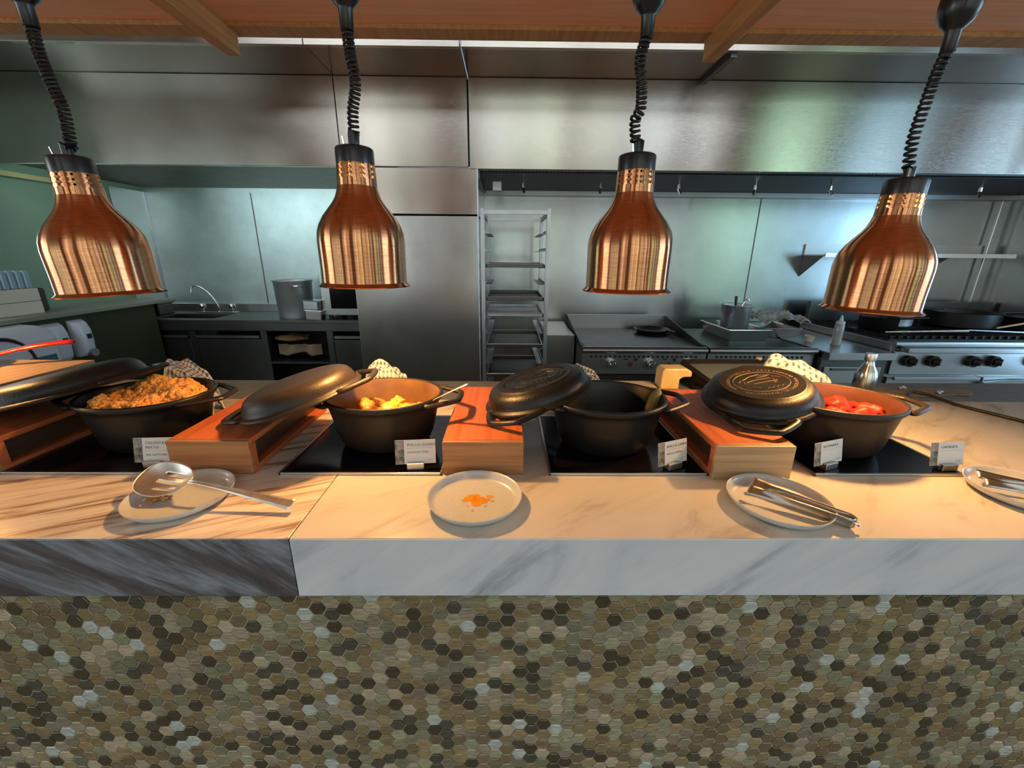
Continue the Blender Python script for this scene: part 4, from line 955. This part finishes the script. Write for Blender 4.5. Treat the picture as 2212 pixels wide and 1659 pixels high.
for k, lb in ((2, 'highest sheet tray in the rack'), (4, 'thick-rimmed sheet tray second from the top of the rack'), (5, 'sheet tray third from the top of the rack'), (7, 'sheet tray fourth from the top of the rack'), (9, 'lowest visible sheet tray in the rack')):
    z = zs[k]+.0045; b = MB(); x0, x1, y0, y1 = -.148, .253, 3.01, 3.6
    b.box((x0, y0, z), (x1, y1, z+.002)); b.box((x0, y0, z), (x0+.002, y1, z+.024)); b.box((x1-.002, y0, z), (x1, y1, z+.024)); b.box((x0, y0, z), (x1, y0+.002, z+.024)); b.box((x0, y1-.002, z), (x1, y1, z+.024))
    tt = thing('sheet_tray', lb, 'tray', (.05, 3.3, z), group='sheet trays in the rack')
    b.build('tray_pan', STEEL_DK if k != 5 else ALU, tt)
    b = MB(); b.tube([(x0, y0, z+.024), (x1, y0, z+.024), (x1, y1, z+.024), (x0, y1, z+.024)], .004, 6, closed=True); b.build('rolled_rim', ALU, tt)
t = thing('side_cabinet', 'low steel cabinet between the tray rack and the griddle', 'cabinet', (.44, 3.5, 0))
BX(((.32, 3.35, .1), (.55, 4.1, .84))).build('cabinet_body', STEELX, t, bevel=.003)
BX(((.40, 3.34, .50), (.50, 3.352, .60))).build('vent_plate', simple('rust_brown', (.12, .05, .02), .6), t)

# ------------------------------------------------------------------ cooking line
def hole_row(b, x0, x1, y, z, step, r):
    x = x0
    while x < x1:
        b.tube([(x, y-.003, z), (x, y+.004, z)], r, 10); x += step
def cooker(x0, x1, yf, ztop, lb, dark=STEEL_DK):
    t = thing('flat_griddle', lb, 'griddle', ((x0+x1)/2, yf+.4, 0), group='steel griddles on the cooking line')
    BX(((x0, yf+.03, ztop-.20), (x1, 4.0, ztop-.01))).build('body', STEELX, t, bevel=.003)
    BX(((x0+.03, yf+.06, ztop-.012), (x1-.03, 3.92, ztop))).build('cooking_plate', simple('griddle_plate', (.08, .08, .085), .35, .6, var=.3), t)
    b = MB(); b.tube([(x0, yf+.03, ztop-.012), (x1, yf+.03, ztop-.012)], .034, 16, flat=.75, up=(0, 0, 1)); b.build('front_rail', STEELX, t, smooth=True)
    b = MB(); hole_row(b, x0+.07, x1-.06, yf+.028, ztop-.062, .036, .009); b.build('vent_hole_row', DARK, t)
    BX(((x0, yf+.1, .12), (x1, 3.95, ztop-.215))).build('stand', DARK, t)
    return t
t = cooker(.562, 1.497, 3.02, .80, 'flat griddle with three chrome knobs beside the side cabinet')
for x0_ in (.56, 1.487):
    b = MB(); b.hexa([Vector((x0_, 3.05, .79)), Vector((x0_+.012, 3.05, .79)), Vector((x0_+.012, 3.95, .79)), Vector((x0_, 3.95, .79)), Vector((x0_, 3.05, .805)), Vector((x0_+.012, 3.05, .805)), Vector((x0_+.012, 3.95, .93)), Vector((x0_, 3.95, .93))])
    b.build('side_guard', STEEL_DK if x0_ < 1 else STEEL_DK, t)
BX(((.56, 3.93, .79), (1.497, 3.96, .93))).build('splash_back', STEELX, t)
for x in (.79, 1.085, 1.38):
    k = MB(); k.tube([(x, 3.045, .685), (x, 3.0, .685)], .034, 24); k.tube([(x, 3.003, .685), (x, 2.985, .685)], [.026, .018], 20); kk = k.build('knob', CHROME, t, smooth=True)
for x in (.93, 1.225): 
    k = MB(); k.tube([(x, 3.05, .678), (x, 3.045, .678)], .018, 18); k.build('red_button', simple('button_red', (.2, .03, .02), .4), t)
    k = MB(); k.box((x-.05, 3.045, .715), (x-.02, 3.05, .722)); k.tube([(x+.04, 3.05, .715), (x+.04, 3.045, .715)], .015, 4); k.build('dark_mark', DARK, t)
cooker(1.512, 2.325, 3.02, .80, 'second griddle carrying the pans and stockpot')
p = thing('frying_pan', 'shallow pan lying on the griddle', 'frying pan', (1.33, 3.75, .80))
b = MB(); b.lathe([(0, .80), (.12, .80), (.155, .835), (.16, .838), (.15, .835), (.115, .806), (0, .805)], 36, c=(1.30, 3.72, 0)); b.build('pan_body', simple('pan_black', (.04, .035, .03), .3, .5), p, smooth=True)
b = MB(); b.tube([(1.42, 3.68, .828), (1.62-.2, 3.50, .845)], .010, 8); b.build('handle', BLACK_PL, p)
def gpan(x0, x1, y0, y1, z0, h, lb, wrap=False):
    t = thing('hotel_pan', lb, 'steel pan', ((x0+x1)/2, (y0+y1)/2, z0), group='steel pans on the second griddle')
    d = .02; b = MB()
    for (a, c_, zz0, zz1) in ((0, 0, 0, 0),):
        lo = [(x0+d, y0+d, z0), (x1-d, y0+d, z0), (x1-d, y1-d, z0), (x0+d, y1-d, z0)]; hi = [(x0, y0, z0+h), (x1, y0, z0+h), (x1, y1, z0+h), (x0, y1, z0+h)]
        b.add(lo+hi, [(0, 3, 2, 1), (0, 1, 5, 4), (1, 2, 6, 5), (2, 3, 7, 6), (3, 0, 4, 7)])
    b.build('pan_body', STEELX, t, solid=.004, bevel=.006)
    b = MB(); b.tube([(x0-.006, y0-.006, z0+h), (x1+.006, y0-.006, z0+h), (x1+.006, y1+.006, z0+h), (x0-.006, y1+.006, z0+h)], .007, 6, closed=True); b.build('pan_rim', CHROME, t)
    return t
gpan(1.82, 2.15, 3.36, 3.88, .802, .085, 'large hotel pan under the small stockpot')
gpan(2.19, 2.50, 3.50, 3.90, .802, .075, 'steel pan under the crumpled plastic wrap')
b = L()
def wr(u, v):
    x, y = (u-.5)*2, (v-.5)*2
    return Vector((x*.21, y*.20, .05*max(0, 1-.5*(x*x+y*y))+.055*noise.noise(Vector((x*3, y*3, 2)))+.02*noise.noise(Vector((x*8, y*8, 5)))))
b.grid(wr, 36, 36); o = b.build('crumpled_wrap', WRAP, None, smooth=True, solid=.001, angle=180); o.location = (2.37, 3.70, .93); tag(o, 'crumpled clear plastic wrap heaped on a steel pan', 'plastic wrap')
p = thing('small_stockpot', 'small shiny stockpot standing in the hotel pan', 'stockpot', (2.0, 3.62, .81))
b = MB(); b.lathe([(0, .81), (.098, .81), (.108, .82), (.120, 1.055), (.128, 1.062), (.128, 1.068), (.118, 1.064), (.105, .825), (0, .82)], 40, c=(1.985, 3.62, 0)); b.build('body', POTSTEEL, p, smooth=True, angle=50)
b = MB(); b.tube([(1.97, 3.60, .9), (1.955, 3.60, 1.14)], [.006, .012], 8); o = b.build('stick_blender_handle', simple('olive_plastic', (.03, .035, .02), .5), None, smooth=True); tag(o, 'dark handle of a tool standing in the small stockpot', 'utensil')
b = MB(); b.tube(smoothpath([(1.99, 3.62, .92), (2.03, 3.62, 1.06), (2.06, 3.62, 1.115), (2.08, 3.62, 1.10)], 5), .006, 8); tag(b.build('ladle', CHROME, None, smooth=True), 'hooked steel ladle handle in the small stockpot', 'ladle')
b = MB(); b.lathe([(0, .802), (.026, .802), (.040, .85), (.041, .852), (.036, .85), (.024, .81), (0, .808)], 24, c=(2.47, 3.34, 0)); solo('ramekin', b, simple('ramekin_white', (.6, .56, .5), .4), 'small white ramekin at the corner of the second griddle', 'ramekin', smooth=True)

# undercounter unit and range
t = thing('refrigerated_drawers', 'low grey refrigerated unit between griddle and range', 'refrigerated unit', (2.5, 3.2, 0))
BX(((2.345, 3.0, .1), (2.84, 4.1, .785))).build('unit_body', STEEL_DK, t, bevel=.003)
BX(((2.345, 2.93, .745), (2.84, 4.1, .80))).build('unit_top', STEELX, t, bevel=.004)
d = BX(((2.37, 2.985, .40), (2.80, 3.0, .68))).build('drawer_front', STEELX, t, bevel=.004)
BX(((2.42, 2.975, .655), (2.76, 2.99, .672))).build('drawer_handle', STEEL_DK, d)
p = thing('squeeze_bottle', 'clear squeeze bottle of oil on the refrigerated unit', 'squeeze bottle', (2.60, 3.22, .80))
b = MB(); b.lathe([(0, .80), (.030, .80), (.033, .805), (.033, .955), (.028, .968), (0, .968)], 24, c=(2.60, 3.22, 0)); b.build('bottle_body', PLASTC, p, smooth=True)
b = MB(); b.lathe([(0, .801), (.028, .801), (.030, .815), (0, .815)], 20, c=(2.60, 3.22, 0)); b.build('oil', simple('oil_yellow', (.6, .45, .1), .2), p)
b = MB(); b.lathe([(0, .969), (.031, .969), (.031, .985), (.014, .995), (.008, 1.025), (.004, 1.035), (0, 1.035)], 20, c=(2.60, 3.22, 0)); b.build('nozzle_cap', WHITEP, p, smooth=True)
t = thing('gas_range', 'bluish stainless gas range with brown knobs at the line end', 'gas range', (3.75, 3.4, 0))
BX(((2.87, 3.03, .10), (4.65, 4.05, .86))).build('range_body', STEELX, t, bevel=.003)
BX(((2.90, 3.1, .86), (4.62, 4.0, .872))).build('burner_top', simple('burner_black', (.012, .012, .013), .5), t)
b = MB()
for i in range(26):
    x = 2.93+i*.065; b.box((x, 3.12, .872), (x+.012, 3.95, .892))
for y in (3.14, 3.52, 3.93): b.box((2.92, y, .872), (4.6, y+.014, .89))
b.build('burner_grates', SMOKE, t)
b = MB(); b.tube([(2.86, 3.0, .855), (4.66, 3.0, .855)], .022, 14); b.build('front_shelf', STEELX, t, smooth=True)
BX(((2.92, 2.93, .80), (4.3, 3.0, .835))).build('belly_rail', STEELX, t, bevel=.006)
BX(((2.88, 3.0, .62), (4.25, 3.03, .80))).build('control_panel', STEELX, t, bevel=.004)
for x in (2.99, 3.17, 3.47, 3.63, 3.95, 4.10):
    k = MB(); k.tube([(x, 3.0, .73), (x, 2.965, .73)], .042, 18); k.tube([(x, 2.97, .73), (x+.02, 2.94, .73)], [.030, .025], 12); k.build('knob', KNOB, t, smooth=True, angle=50)
d = BX(((2.88, 3.0, .12), (3.6, 3.03, .60))).build('oven_door', STEELX, t, bevel=.004)
BX(((2.90, 2.96, .585), (3.55, 2.985, .61))).build('oven_handle', STEELX, d, bevel=.004)
d = BX(((3.62, 3.0, .12), (4.64, 3.03, .60))).build('oven_door', STEELX, t, bevel=.004)
b = MB(); b.hexa([Vector((3.58, 2.95, .545)), Vector((4.25, 2.95, .60)), Vector((4.25, 2.99, .60)), Vector((3.58, 2.99, .545)), Vector((3.58, 2.95, .572)), Vector((4.25, 2.95, .625)), Vector((4.25, 2.99, .625)), Vector((3.58, 2.99, .572))]); b.build('oven_handle', STEELX, d)
BX(((2.9, 4.0, .86), (4.66, 4.05, 1.06))).build('back_guard', STEEL_DK, t, bevel=.004)
for (x, y, r, h, lb, m) in ((3.35, 3.62, .15, .16, 'steel pot on the range behind the rightmost lamp', POTSTEEL), (3.10, 3.45, .13, .10, 'low blackened pot at the front of the range', IRON), (3.95, 3.60, .24, .13, 'big black wok pot heaped on the range', IRON), (4.4, 3.45, .17, .10, 'blackened pot at the far end of the range', IRON)):
    q = thing('range_pot', lb, 'pot', (x, y, .892)); b = MB(); b.lathe([(0, .893), (r*.85, .893), (r, .91), (r*1.02, .893+h), (r*1.05, .897+h), (r*.98, .893+h), (r*.9, .905), (0, .90)], 32, c=(x, y, 0)); b.build('pot_body', m, q, smooth=True, angle=50)
    b = MB(); b.tube([(x+r, y-.02, .88+h), (x+r+.17, y-.12, .90+h)], .009, 8); b.build('handle', SMOKE, q)
for i, (xa, xb, z) in enumerate(((3.0, 3.55, .93), (3.7, 4.3, .90), (4.0, 4.55, 1.05))):
    b = MB(); b.tube([(xa, 3.25+.05*i, .90+.01*i), (xb, 3.15+.06*i, z)], [.007, .011], 8)
    tag(b.build('long_spoon', CUT if i == 0 else TAN if i == 2 else ALU, None, smooth=True), ['steel long spoon lying over the front burners', 'aluminium long spoon beside the black wok pot', 'wooden long spoon sticking up from the far burners'][i], 'spoon', 'long spoons on the range')

# wall shelf on the right
t = thing('wall_shelf', 'steel wall shelf on two triangular brackets above the range', 'wall shelf', (3.75, 4.05, 1.47))
BX(((2.86, 3.90, 1.475), (4.60, 4.19, 1.485))).build('shelf_board', STEELX, t)
BX(((2.86, 3.895, 1.465), (4.60, 3.91, 1.50))).build('front_lip', CHROME, t)
BX(((2.86, 4.18, 1.47), (4.60, 4.198, 1.58))).build('rear_upstand', STEELX, t)
for x in (2.86, 4.02):
    b = MB(); pr = [(4.198, 1.475), (3.92, 1.475), (4.198, 1.28)]
    b.add([(x, y, z) for y, z in pr]+[(x+.006, y, z) for y, z in pr], [(0, 1, 2), (5, 4, 3), (0, 3, 4, 1), (1, 4, 5, 2), (2, 5, 3, 0)]); b.build('bracket', STEEL_DK, t)
b = MB(); b.tube([(3.72, 4.0, 1.4855), (3.70, 4.02, 1.60)], [.018, .014], 12); tag(b.build('shelf_cup', CHROME, None, smooth=True), 'small shiny cup standing on the wall shelf', 'cup')
b = MB(); b.tube([(4.60, 4.16, .9), (4.60, 4.16, 1.97)], .012, 8); tag(b.build('wall_pipe', STEELX, None, smooth=True), 'thin vertical steel pipe at the right kitchen corner', 'pipe')
